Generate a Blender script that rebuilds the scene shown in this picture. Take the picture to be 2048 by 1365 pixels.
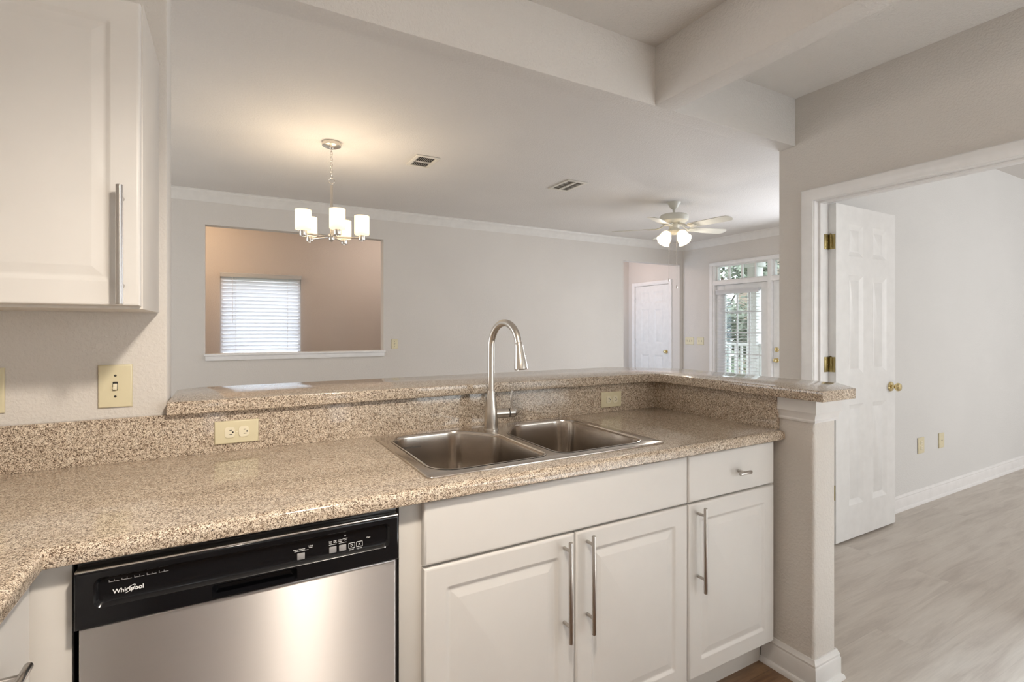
import bpy, bmesh, math, random
from mathutils import Vector, Matrix

for o in list(bpy.data.objects):
    bpy.data.objects.remove(o, do_unlink=True)
C = bpy.context.scene.collection
SC = bpy.context.scene
rnd = random.Random(7)
R = math.radians

# ------------------------------------------------------------------ camera
cam_d = bpy.data.cameras.new('camera')
cam = bpy.data.objects.new('camera', cam_d); C.objects.link(cam)
cam.location = (0, 0, 1.30)
cam.rotation_euler = (R(90), 0, R(-29.2))
cam_d.sensor_width = 36.0
cam_d.lens = 36.0 * 1012 / 2048
cam_d.shift_y = -26.5 / 2048
cam_d.clip_start = 0.02
SC.camera = cam

# ------------------------------------------------------------------ view + world
SC.view_settings.view_transform = 'Standard'
SC.view_settings.look = 'None'
SC.view_settings.exposure = 0.0
SC.view_settings.gamma = 1.0
SC.view_settings.use_curve_mapping = False
SC.cycles.max_bounces = 8
SC.cycles.diffuse_bounces = 5
SC.cycles.glossy_bounces = 4
SC.cycles.transparent_max_bounces = 16
SC.cycles.caustics_reflective = False
SC.cycles.caustics_refractive = False
SC.cycles.sample_clamp_indirect = 6.0

W = bpy.data.worlds.new('sky'); SC.world = W
W.use_nodes = True
bg = W.node_tree.nodes['Background']
bg.inputs['Color'].default_value = (0.86, 0.93, 1.0, 1)
bg.inputs['Strength'].default_value = 4.2

def area(name, loc, rot, sx, sy, power, col, spread=180):
    d = bpy.data.lights.new(name, 'AREA'); d.shape = 'RECTANGLE'
    d.size, d.size_y, d.energy, d.color = sx, sy, power, col
    d.spread = R(spread)
    o = bpy.data.objects.new(name, d); C.objects.link(o)
    o.location = loc; o.rotation_euler = rot
    return o

def spot(name, loc, target, power, col, cone, blend=1.0, rad=0.06):
    d = bpy.data.lights.new(name, 'SPOT'); d.energy, d.color, d.shadow_soft_size = power, col, rad
    d.spot_size = R(cone); d.spot_blend = blend
    o = bpy.data.objects.new(name, d); C.objects.link(o); o.location = loc
    o.rotation_euler = (Vector(target) - Vector(loc)).to_track_quat('-Z', 'Y').to_euler()
    return o

def point(name, loc, power, col, rad=0.04):
    d = bpy.data.lights.new(name, 'POINT'); d.energy, d.color, d.shadow_soft_size = power, col, rad
    o = bpy.data.objects.new(name, d); C.objects.link(o); o.location = loc
    return o

DAY = (0.90, 0.95, 1.0)
WARM = (1.0, 0.80, 0.56)
# area lights standing in for daylight from unseen sides; several are added fills
area('kitchen_streak_strip', (-0.13, -2.30, 0.80), (R(90), 0, 0), 0.13, 0.55, 0.7, DAY)         # faces +Y; narrow strip added to streak the dishwasher reflection
area('kitchen_back_fill', (0.40, -2.31, 1.25), (R(90), 0, 0), 2.6, 2.2, 4, (1.0, 0.98, 0.95))  # wide fill added to brighten kitchen and steel reflections; no window known
area('kitchen_streak_strip', (1.06, -2.30, 0.80), (R(90), 0, 0), 0.18, 0.55, 0.9, DAY)  # second strip added for a streak in the dishwasher steel
area('daylight_hall_window', (2.45, -2.30, 1.58), (R(90), 0, 0), 0.95, 1.3, 18, (0.86, 0.95, 1.0))
area('hall_bounce_fill', (2.45, -1.7, 2.0), (R(20), 0, 0), 0.9, 0.9, 150, (0.78, 0.89, 1.0), 60)  # added light aimed down; floor bounce brightens beam undersides and ceiling
area('dining_fill', (-2.90, 3.9, 1.50), (R(90), 0, R(-90)), 2.0, 1.6, 44, (0.95, 0.98, 1.0))   # faces +X; fill added for the far wall, no window known
area('living_fill', (6.40, 2.95, 1.20), (R(80), 0, R(90)), 1.7, 1.9, 100, (0.86, 0.91, 1.0))        # faces -X; fill added out of view, standing in for balcony door daylight
area('daylight_bedroom_window', (5.6, -2.30, 1.45), (R(90), 0, 0), 2.2, 1.7, 86, (0.97, 0.98, 1.0))
point('kitchen_light', (0.44, 0.10, 2.30), 12.5, (1.0, 0.86, 0.70), 0.07)
spot('kitchen_light', (0.30, 0.42, 2.05), (0.06, 1.08, 0.90), 84, (1.0, 0.90, 0.78), 112)   # spot added and aimed to brighten the worktop, no fixture known
point('study_light', (-0.50, 6.40, 2.48), 16, (1.0, 0.72, 0.45), 0.08)
point('study_light', (1.9, 6.35, 2.40), 11, (1.0, 0.86, 0.74), 0.08)  # second light added to fill the right side of the study
point('hall_lamp', (5.3, 6.5, 2.45), 11, (1.0, 0.74, 0.62), 0.08)
area('hall_side_fill', (4.66, 6.5, 1.3), (R(90), 0, R(-90)), 0.8, 1.6, 13, (0.62, 0.78, 1.0))  # cool fill added to tint the hall door bluish

# ------------------------------------------------------------------ materials
def nodes(name):
    m = bpy.data.materials.new(name); m.use_nodes = True
    nt = m.node_tree
    return m, nt, nt.nodes['Principled BSDF']

def N(nt, t, **kw):
    n = nt.nodes.new(t)
    for k, v in kw.items():
        setattr(n, k, v)
    return n

def coords(nt, scale=(1, 1, 1)):
    tc = N(nt, 'ShaderNodeTexCoord')
    mp = N(nt, 'ShaderNodeMapping'); mp.inputs['Scale'].default_value = scale
    nt.links.new(tc.outputs['Object'], mp.inputs['Vector'])
    return mp.outputs['Vector']

def noise(nt, vec, scale, detail=2, rough=0.5, dist=0.0):
    n = N(nt, 'ShaderNodeTexNoise')
    n.inputs['Scale'].default_value = scale; n.inputs['Detail'].default_value = detail
    n.inputs['Roughness'].default_value = rough; n.inputs['Distortion'].default_value = dist
    nt.links.new(vec, n.inputs['Vector'])
    return n.outputs['Fac']

def ramp(nt, fac, stops, interp='LINEAR'):
    r = N(nt, 'ShaderNodeValToRGB'); r.color_ramp.interpolation = interp
    e = r.color_ramp.elements
    while len(e) < len(stops):
        e.new(0.5)
    for el, (p, c) in zip(e, stops):
        el.position = p; el.color = (*c, 1) if len(c) == 3 else c
    nt.links.new(fac, r.inputs['Fac'])
    return r.outputs['Color']

def bump(nt, b, fac, strength, dist):
    bp = N(nt, 'ShaderNodeBump')
    bp.inputs['Strength'].default_value = strength; bp.inputs['Distance'].default_value = dist
    nt.links.new(fac, bp.inputs['Height']); nt.links.new(bp.outputs['Normal'], b.inputs['Normal'])

def paint(name, col, rough=0.7, tex=0.26, scale=95, dist=0.003):
    m, nt, b = nodes(name)
    v = coords(nt)
    f = noise(nt, v, scale, 2.5, 0.55, 0.3)
    big = noise(nt, v, 2.0, 1)
    c = ramp(nt, big, [(0.3, tuple(x * 0.985 for x in col)), (0.7, tuple(min(1, x * 1.015) for x in col))])
    nt.links.new(c, b.inputs['Base Color'])
    b.inputs['Roughness'].default_value = rough
    b.inputs['Specular IOR Level'].default_value = 0.3
    if tex:
        f2 = ramp(nt, f, [(0.42, (0, 0, 0)), (0.62, (1, 1, 1))])
        bump(nt, b, f2, tex, dist)
    return m

def plain(name, col, rough=0.4, metal=0.0, spec=0.5, var=0.03, vscale=14.0, coat=0.0):
    m, nt, b = nodes(name)
    f = noise(nt, coords(nt), vscale, 2)
    c = ramp(nt, f, [(0.3, tuple(x * (1 - var) for x in col)), (0.7, tuple(min(1, x * (1 + var)) for x in col))])
    nt.links.new(c, b.inputs['Base Color'])
    b.inputs['Roughness'].default_value = rough
    b.inputs['Metallic'].default_value = metal
    b.inputs['Specular IOR Level'].default_value = spec
    if coat:
        b.inputs['Coat Weight'].default_value = coat
        b.inputs['Coat Roughness'].default_value = 0.05
    return m

def brushed(name, col, rough, stretch, amount=0.08, bumps=0.05, aniso=0.0):
    m, nt, b = nodes(name)
    v = coords(nt, stretch)
    f = noise(nt, v, 30, 3, 0.6)
    c = ramp(nt, f, [(0.25, tuple(x * (1 - amount) for x in col)), (0.75, tuple(min(1, x * (1 + amount)) for x in col))])
    nt.links.new(c, b.inputs['Base Color'])
    rr = ramp(nt, f, [(0.2, (rough * (1 - amount),) * 3), (0.8, (rough * (1 + amount),) * 3)])
    nt.links.new(rr, b.inputs['Roughness'])
    b.inputs['Metallic'].default_value = 1.0
    if aniso:
        b.inputs['Anisotropic'].default_value = aniso
        tg = N(nt, 'ShaderNodeTangent', direction_type='RADIAL', axis='Z')
        nt.links.new(tg.outputs[0], b.inputs['Tangent'])
        b.inputs['Anisotropic Rotation'].default_value = 0.25
    if bumps:
        bump(nt, b, f, bumps, 0.0006)
    return m

def laminate(name):
    m, nt, b = nodes(name)
    v = coords(nt)
    warp = N(nt, 'ShaderNodeTexNoise'); warp.inputs['Scale'].default_value = 190; warp.inputs['Detail'].default_value = 1
    nt.links.new(v, warp.inputs['Vector'])
    add = N(nt, 'ShaderNodeVectorMath', operation='MULTIPLY_ADD')
    nt.links.new(warp.outputs['Color'], add.inputs[0]); add.inputs[1].default_value = (0.006,) * 3; nt.links.new(v, add.inputs[2])
    vor = N(nt, 'ShaderNodeTexVoronoi', feature='DISTANCE_TO_EDGE'); vor.inputs['Scale'].default_value = 185
    nt.links.new(add.outputs[0], vor.inputs['Vector'])
    blot = noise(nt, add.outputs[0], 300, 2, 0.55, 1.4)
    mid = noise(nt, v, 70, 2)
    base = ramp(nt, mid, [(0.30, (0.68, 0.57, 0.45)), (0.55, (0.80, 0.70, 0.57)), (0.8, (0.90, 0.82, 0.70))])
    dark = ramp(nt, blot, [(0.37, (0.065, 0.040, 0.028)), (0.455, (0.24, 0.17, 0.125)), (0.53, (1, 1, 1))])
    mix1 = N(nt, 'ShaderNodeMix', data_type='RGBA', blend_type='MULTIPLY'); mix1.inputs['Factor'].default_value = 0.92
    nt.links.new(base, mix1.inputs['A']); nt.links.new(dark, mix1.inputs['B'])
    vein = ramp(nt, vor.outputs['Distance'], [(0.02, (0.5, 0.42, 0.35)), (0.12, (1, 1, 1))])
    mix2 = N(nt, 'ShaderNodeMix', data_type='RGBA', blend_type='MULTIPLY'); mix2.inputs['Factor'].default_value = 0.55
    nt.links.new(mix1.outputs['Result'], mix2.inputs['A']); nt.links.new(vein, mix2.inputs['B'])
    nt.links.new(mix2.outputs['Result'], b.inputs['Base Color'])
    b.inputs['Roughness'].default_value = 0.38
    b.inputs['Specular IOR Level'].default_value = 0.10
    b.inputs['Coat Weight'].default_value = 0.9; b.inputs['Coat IOR'].default_value = 1.48; b.inputs['Coat Roughness'].default_value = 0.08
    return m

def planks(name, c0, c1, c2, width, rough, seam=0.55, seamw=0.004):
    m, nt, b = nodes(name)
    v = coords(nt)
    br = N(nt, 'ShaderNodeTexBrick'); br.offset = 0.37
    br.inputs['Scale'].default_value = 1.0
    br.inputs['Brick Width'].default_value = 1.22; br.inputs['Row Height'].default_value = width
    br.inputs['Mortar Size'].default_value = seamw * 0.35; br.inputs['Mortar Smooth'].default_value = 0.1
    br.inputs['Color1'].default_value = (0.2, 0.2, 0.2, 1); br.inputs['Color2'].default_value = (0.8, 0.8, 0.8, 1)
    br.inputs['Mortar'].default_value = (0.5, 0.5, 0.5, 1)
    nt.links.new(v, br.inputs['Vector'])
    off = N(nt, 'ShaderNodeVectorMath', operation='MULTIPLY_ADD')
    nt.links.new(br.outputs['Color'], off.inputs[0]); off.inputs[1].default_value = (3.1, 1.7, 2.3); nt.links.new(v, off.inputs[2])
    mp = N(nt, 'ShaderNodeMapping'); mp.inputs['Scale'].default_value = (1.1, 9.0, 1)
    nt.links.new(off.outputs[0], mp.inputs['Vector'])
    g = noise(nt, mp.outputs['Vector'], 1.6, 6, 0.62, 0.6)
    col = ramp(nt, g, [(0.30, c0), (0.50, c1), (0.70, c2)])
    mp2 = N(nt, 'ShaderNodeMapping'); mp2.inputs['Scale'].default_value = (3, 60, 1)
    nt.links.new(off.outputs[0], mp2.inputs['Vector'])
    fine = ramp(nt, noise(nt, mp2.outputs['Vector'], 3, 3), [(0.35, (0.90,) * 3), (0.65, (1, 1, 1))])
    mx = N(nt, 'ShaderNodeMix', data_type='RGBA', blend_type='MULTIPLY'); mx.inputs['Factor'].default_value = 0.7
    nt.links.new(col, mx.inputs['A']); nt.links.new(fine, mx.inputs['B'])
    sm = ramp(nt, br.outputs['Fac'], [(0.0, (1, 1, 1)), (1.0, (seam,) * 3)])
    m2 = N(nt, 'ShaderNodeMix', data_type='RGBA', blend_type='MULTIPLY'); m2.inputs['Factor'].default_value = 1.0
    nt.links.new(mx.outputs['Result'], m2.inputs['A']); nt.links.new(sm, m2.inputs['B'])
    nt.links.new(m2.outputs['Result'], b.inputs['Base Color'])
    b.inputs['Roughness'].default_value = rough
    return m

def shade_glass(name, col, strength):
    m, nt, b = nodes(name)
    v = coords(nt)
    b.inputs['Base Color'].default_value = (0.95, 0.92, 0.86, 1); b.inputs['Roughness'].default_value = 0.35
    tr = N(nt, 'ShaderNodeBsdfTranslucent'); tr.inputs['Color'].default_value = (0.98, 0.93, 0.83, 1)
    mix = N(nt, 'ShaderNodeMixShader'); mix.inputs['Fac'].default_value = 0.6
    nt.links.new(b.outputs[0], mix.inputs[1]); nt.links.new(tr.outputs[0], mix.inputs[2])
    em = N(nt, 'ShaderNodeEmission'); em.inputs['Color'].default_value = (*col, 1)
    f = ramp(nt, noise(nt, v, 8, 1), [(0.2, (strength * 0.9,) * 3), (0.8, (strength * 1.1,) * 3)])
    nt.links.new(f, em.inputs['Strength'])
    ad = N(nt, 'ShaderNodeAddShader')
    nt.links.new(mix.outputs[0], ad.inputs[0]); nt.links.new(em.outputs[0], ad.inputs[1])
    nt.links.new(ad.outputs[0], nt.nodes['Material Output'].inputs['Surface'])
    return m

def glow(name, col, strength):
    m, nt, b = nodes(name)
    em = N(nt, 'ShaderNodeEmission'); em.inputs['Color'].default_value = (*col, 1); em.inputs['Strength'].default_value = strength
    nt.links.new(em.outputs[0], nt.nodes['Material Output'].inputs['Surface'])
    return m

def pane_glass(name):
    m, nt, b = nodes(name)
    tr = N(nt, 'ShaderNodeBsdfTransparent'); tr.inputs['Color'].default_value = (0.95, 0.97, 0.97, 1)
    gl = N(nt, 'ShaderNodeBsdfGlossy'); gl.inputs['Roughness'].default_value = 0.02
    mix = N(nt, 'ShaderNodeMixShader'); mix.inputs['Fac'].default_value = 0.05
    nt.links.new(tr.outputs[0], mix.inputs[1]); nt.links.new(gl.outputs[0], mix.inputs[2])
    nt.links.new(mix.outputs[0], nt.nodes['Material Output'].inputs['Surface'])
    return m

def translucent(name, col, fac):
    m, nt, b = nodes(name)
    f = noise(nt, coords(nt), 6, 1)
    c = ramp(nt, f, [(0.3, tuple(x * 0.98 for x in col)), (0.7, col)])
    nt.links.new(c, b.inputs['Base Color']); b.inputs['Roughness'].default_value = 0.4
    tr = N(nt, 'ShaderNodeBsdfTranslucent'); nt.links.new(c, tr.inputs['Color'])
    mix = N(nt, 'ShaderNodeMixShader'); mix.inputs['Fac'].default_value = fac
    nt.links.new(b.outputs[0], mix.inputs[1]); nt.links.new(tr.outputs[0], mix.inputs[2])
    nt.links.new(mix.outputs[0], nt.nodes['Material Output'].inputs['Surface'])
    return m

M = dict(
    wall=paint('wall_paint', (0.66, 0.625, 0.585)),
    wall_study=paint('study_wall_paint', (0.64, 0.58, 0.545)),
    wall_bed=paint('bedroom_wall_paint', (0.68, 0.675, 0.66), tex=0.2),
    ceil=paint('ceiling_paint', (0.70, 0.675, 0.65), tex=0.4, scale=80),
    trim=plain('trim_white', (0.80, 0.79, 0.78), 0.35),
    door=plain('door_white', (0.79, 0.79, 0.78), 0.38),
    crown=plain('crown_white', (0.70, 0.68, 0.65), 0.45),
    cab=plain('cabinet_white', (0.69, 0.665, 0.635), 0.42, var=0.01),
    cabbox=plain('cabinet_frame', (0.64, 0.605, 0.56), 0.45, var=0.01),
    lam=laminate('speckled_laminate'),
    steel=brushed('brushed_steel', (0.70, 0.67, 0.655), 0.42, (0.4, 0.4, 6), 0.006, 0.0, 1.0),
    sink=brushed('sink_steel', (0.58, 0.53, 0.48), 0.17, (0.3, 0.3, 2), 0.012, 0.0),
    nickel=brushed('brushed_nickel', (0.66, 0.62, 0.57), 0.26, (2, 2, 0.5), 0.03, 0.0),
    bar=brushed('handle_steel', (0.52, 0.49, 0.46), 0.28, (2, 2, 0.5), 0.03, 0.0),
    black=plain('black_plastic', (0.005, 0.005, 0.006), 0.14, spec=0.35, var=0.1),
    dark=plain('dark_void', (0.012, 0.011, 0.010), 0.6),
    print=plain('white_print', (0.85, 0.85, 0.84), 0.5),
    grey=plain('grey_button', (0.30, 0.29, 0.29), 0.4),
    mark=plain('dark_mark', (0.03, 0.028, 0.025), 0.5),
    ivory=plain('ivory_plastic', (0.70, 0.635, 0.44), 0.35),
    ivory2=plain('ivory_plastic_light', (0.80, 0.74, 0.57), 0.3),
    brass=brushed('polished_brass', (0.74, 0.62, 0.34), 0.16, (8, 8, 8), 0.2, 0.0),
    brass_old=brushed('worn_brass', (0.36, 0.29, 0.13), 0.33, (20, 20, 20), 0.3, 0.05),
    floor=planks('grey_laminate_floor', (0.46, 0.405, 0.355), (0.57, 0.515, 0.455), (0.62, 0.57, 0.51), 0.19, 0.36, 0.90, 0.003),
    floor_k=planks('brown_plank_floor', (0.062, 0.030, 0.014), (0.17, 0.092, 0.046), (0.29, 0.18, 0.10), 0.15, 0.33, 0.6),
    fan=plain('fan_white', (0.66, 0.65, 0.58), 0.4),
    blade=plain('fan_blade_white', (0.62, 0.60, 0.53), 0.45),
    shade=shade_glass('frosted_shade', (1.0, 0.82, 0.58), 0.24),
    fanshade=shade_glass('frosted_fan_shade', (1.0, 0.84, 0.64), 0.35),
    bulb=glow('lit_bulb', (1.0, 0.84, 0.62), 7.0),
    glass=pane_glass('window_glass'),
    slat=translucent('white_blind_slat', (0.86, 0.86, 0.87), 0.35),
    slat_far=translucent('study_blind_slat', (0.92, 0.91, 0.94), 0.64),
    vent=plain('vent_metal', (0.70, 0.665, 0.60), 0.5),
    duct=plain('vent_duct', (0.16, 0.13, 0.085), 0.7),
    leaf=plain('tree_leaf', (0.25, 0.28, 0.21), 0.6, var=0.5, vscale=3),
    bark=plain('tree_bark', (0.16, 0.13, 0.10), 0.8, var=0.3),
    stucco=paint('stucco_wall', (0.52, 0.40, 0.32), 0.85, 0.4, 60),
    concrete=paint('balcony_concrete', (0.5, 0.48, 0.45), 0.85, 0.3, 40),
    lawn=plain('grass_ground', (0.10, 0.14, 0.06), 0.9, var=0.4, vscale=2),
    roof=plain('roof_shingle', (0.20, 0.16, 0.14), 0.9, var=0.2),
)

# ------------------------------------------------------------------ mesh helpers
class MB:
    def __init__(s):
        s.bm = bmesh.new(); s.keep = False

    def box(s, a, b, bev=0.0, seg=2):
        xs, ys, zs = zip(a, b)
        vs = [s.bm.verts.new((xs[i], ys[j], zs[k])) for i in (0, 1) for j in (0, 1) for k in (0, 1)]
        q = [(0, 1, 3, 2), (4, 6, 7, 5), (0, 4, 5, 1), (2, 3, 7, 6), (0, 2, 6, 4), (1, 5, 7, 3)]
        fs = [s.bm.faces.new([vs[i] for i in f]) for f in q]
        if bev:
            es = list({e for f in fs for e in f.edges})
            bmesh.ops.bevel(s.bm, geom=es, offset=bev, segments=seg, profile=0.5, affect='EDGES')
        return s

    def loft(s, rings, cap0=True, cap1=True, closed=True):
        rv = [[s.bm.verts.new(p) for p in r] for r in rings]
        n = len(rv[0])
        for a, b in zip(rv[:-1], rv[1:]):
            for i in range(n if closed else n - 1):
                j = (i + 1) % n
                try:
                    s.bm.faces.new((a[i], a[j], b[j], b[i]))
                except ValueError:
                    pass
        if cap0:
            s.bm.faces.new(list(reversed(rv[0])))
        if cap1:
            s.bm.faces.new(rv[-1])
        return rv

    def tube(s, pts, r, n=12, cap=True, flat=1.0):
        pts = [Vector(p) for p in pts]
        rs = r if isinstance(r, (list, tuple)) else [r] * len(pts)
        t0 = (pts[1] - pts[0]).normalized()
        u = t0.orthogonal().normalized()
        rings = []
        for i, p in enumerate(pts):
            if i == 0:
                t = t0
            elif i == len(pts) - 1:
                t = (pts[-1] - pts[-2]).normalized()
            else:
                t = ((pts[i + 1] - p).normalized() + (p - pts[i - 1]).normalized()).normalized()
            u = (u - t * u.dot(t)).normalized()
            w = t.cross(u)
            rings.append([p + (u * math.cos(2 * math.pi * k / n) + w * math.sin(2 * math.pi * k / n) * flat) * rs[i] for k in range(n)])
        s.loft(rings, cap, cap)
        return s

    def ring(s, c, rad, r, axis=(0, 0, 1), n=20, m=8, sx=1.0):
        ax = Vector(axis).normalized(); u = ax.orthogonal().normalized(); w = ax.cross(u)
        rings = []
        for i in range(n):
            a = 2 * math.pi * i / n
            d = u * math.cos(a) * sx + w * math.sin(a)
            p = Vector(c) + d * rad
            dn = d.normalized()
            rings.append([p + (dn * math.cos(2 * math.pi * k / m) + ax * math.sin(2 * math.pi * k / m)) * r for k in range(m)])
        rings.append(rings[0])
        s.loft(rings, False, False)
        bmesh.ops.remove_doubles(s.bm, verts=s.bm.verts, dist=1e-7)
        return s

    def lathe(s, prof, c=(0, 0, 0), axis=(0, 0, 1), n=28, cap0=True, cap1=True):
        ax = Vector(axis).normalized(); u = ax.orthogonal().normalized(); w = ax.cross(u); c = Vector(c)
        rings = []
        for r, h in prof:
            r = max(r, 1e-5)
            rings.append([c + ax * h + (u * math.cos(2 * math.pi * k / n) + w * math.sin(2 * math.pi * k / n)) * r for k in range(n)])
        s.loft(rings, cap0, cap1)
        return s

    def prism(s, poly, fmap, h0, h1):
        s.loft([[fmap(u, v, h0) for u, v in poly], [fmap(u, v, h1) for u, v in poly]])
        return s

    def build(s, name, mat, parent=None, sharp=32, origin=None, smooth=True):
        if not s.keep:
            bmesh.ops.recalc_face_normals(s.bm, faces=s.bm.faces)
        off = Vector((0, 0, 0))
        if parent is not None:
            p = parent
            while p is not None:
                off += p.location; p = p.parent
        elif origin is not None:
            off = Vector(origin)
        me = bpy.data.meshes.new(name)
        if off.length:
            bmesh.ops.translate(s.bm, vec=-off, verts=s.bm.verts)
        s.bm.to_mesh(me); s.bm.free()
        if smooth:
            me.polygons.foreach_set('use_smooth', [True] * len(me.polygons))
            me.set_sharp_from_angle(angle=R(sharp))
        me.materials.append(mat)
        o = bpy.data.objects.new(name, me); C.objects.link(o)
        if parent is not None:
            o.parent = parent
        elif origin is not None:
            o.location = origin
        return o

def tag(o, label, cat, group=None):
    o['label'] = label; o['category'] = cat
    if group:
        o['group'] = group
    return o

def thing(name, label, cat, loc, group=None):
    o = bpy.data.objects.new(name, None); C.objects.link(o)
    o.location = loc; o.empty_display_size = 0.05
    return tag(o, label, cat, group)

def setting(o):
    o['kind'] = 'structure'
    return o

def struct(name, mb, mat, origin=None, **kw):
    return setting(mb.build(name, mat, None, origin=origin, **kw))

def rounded(poly, rad, k=6):
    """poly CCW 2D; rad number or list; returns rounded loop (same vertex count per corner)"""
    n = len(poly); out = []
    rs = rad if isinstance(rad, (list, tuple)) else [rad] * n
    for i in range(n):
        p0, p, p1 = Vector(poly[i - 1]), Vector(poly[i]), Vector(poly[(i + 1) % n])
        a, b = (p0 - p).normalized(), (p1 - p).normalized()
        r = max(rs[i], 1e-5)
        ang = a.angle(b)
        d = r / math.tan(ang / 2)
        cen = p + (a + b).normalized() * (r / math.sin(ang / 2))
        s0 = p + a * d; s1 = p + b * d
        a0 = math.atan2(*(s0 - cen).yx); a1 = math.atan2(*(s1 - cen).yx)
        da = (a1 - a0 + math.pi) % (2 * math.pi) - math.pi
        for q in range(k + 1):
            t = a0 + da * q / k
            out.append((cen.x + r * math.cos(t), cen.y + r * math.sin(t)))
    return out

def offset(poly, d):
    """offset CCW polygon inward by d"""
    n = len(poly); out = []
    for i in range(n):
        p0, p, p1 = Vector(poly[i - 1]), Vector(poly[i]), Vector(poly[(i + 1) % n])
        e0 = (p - p0); e1 = (p1 - p)
        if e0.length < 1e-9: e0 = e1
        if e1.length < 1e-9: e1 = e0
        n0 = Vector((-e0.y, e0.x)).normalized(); n1 = Vector((-e1.y, e1.x)).normalized()
        m = n0 + n1
        m = m / max(m.dot(m) / 2, 0.2) if m.length > 1e-6 else n0
        out.append((p.x + m.x * d, p.y + m.y * d))
    return out

def slab(mb, poly, z0, z1, rt=0.0, rb=0.0, holes=(), k=5):
    rings = []
    if rb:
        for q in range(k + 1):
            t = math.pi / 2 * q / k
            rings.append((rb * (1 - math.sin(t)), z0 + rb * (1 - math.cos(t))))
    else:
        rings.append((0, z0))
    if rt:
        for q in range(k + 1):
            t = math.pi / 2 * q / k
            rings.append((rt * (1 - math.cos(t)), z1 - rt * (1 - math.sin(t))))
    else:
        rings.append((0, z1))
    loops = [[(x, y, z) for x, y in (offset(poly, d) if d else poly)] for d, z in rings]
    if not holes:
        mb.loft(loops)
        return
    rv = mb.loft(loops, False, False)
    for level, z in ((rv[0], z0), (rv[-1], z1)):
        es = []
        for i in range(len(level)):
            es.append(mb.bm.edges.get((level[i], level[(i + 1) % len(level)])) or mb.bm.edges.new((level[i], level[(i + 1) % len(level)])))
        for h in holes:
            hv = [mb.bm.verts.new((x, y, z)) for x, y in h]
            es += [mb.bm.edges.new((hv[i], hv[(i + 1) % len(hv)])) for i in range(len(hv))]
        bmesh.ops.triangle_fill(mb.bm, edges=es, use_beauty=True, use_dissolve=False)
    for h in holes:
        mb.loft([[(x, y, z0) for x, y in h], [(x, y, z1) for x, y in h]], False, False)
    bmesh.ops.remove_doubles(mb.bm, verts=mb.bm.verts, dist=1e-6)

def wall(name, axis, c0, c1, u0, u1, z0, z1, mat, holes=()):
    """axis 'x': wall runs along X between Y=c0..c1; 'y': runs along Y between X=c0..c1"""
    us = sorted({u0, u1, *[h[0] for h in holes], *[h[1] for h in holes]})
    zs = sorted({z0, z1, *[h[2] for h in holes], *[h[3] for h in holes]})
    us = [u for u in us if u0 <= u <= u1]; zs = [z for z in zs if z0 <= z <= z1]
    def solid(i, j):
        if i < 0 or j < 0 or i >= len(us) - 1 or j >= len(zs) - 1:
            return False
        um, zm = (us[i] + us[i + 1]) / 2, (zs[j] + zs[j + 1]) / 2
        return not any(h[0] < um < h[1] and h[2] < zm < h[3] for h in holes)
    P = (lambda u, c, z: (u, c, z)) if axis == 'x' else (lambda u, c, z: (c, u, z))
    mb = MB(); F = lambda *pts: mb.bm.faces.new([mb.bm.verts.new(p) for p in pts])
    for i in range(len(us) - 1):
        for j in range(len(zs) - 1):
            if not solid(i, j):
                continue
            a, b, c, d = us[i], us[i + 1], zs[j], zs[j + 1]
            for cc in (c0, c1):
                F(P(a, cc, c), P(b, cc, c), P(b, cc, d), P(a, cc, d))
            if not solid(i - 1, j): F(P(a, c0, c), P(a, c1, c), P(a, c1, d), P(a, c0, d))
            if not solid(i + 1, j): F(P(b, c0, c), P(b, c1, c), P(b, c1, d), P(b, c0, d))
            if not solid(i, j - 1): F(P(a, c0, c), P(a, c1, c), P(b, c1, c), P(b, c0, c))
            if not solid(i, j + 1): F(P(a, c0, d), P(a, c1, d), P(b, c1, d), P(b, c0, d))
    bmesh.ops.remove_doubles(mb.bm, verts=mb.bm.verts, dist=1e-6)
    return struct(name, mb, mat)

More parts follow.
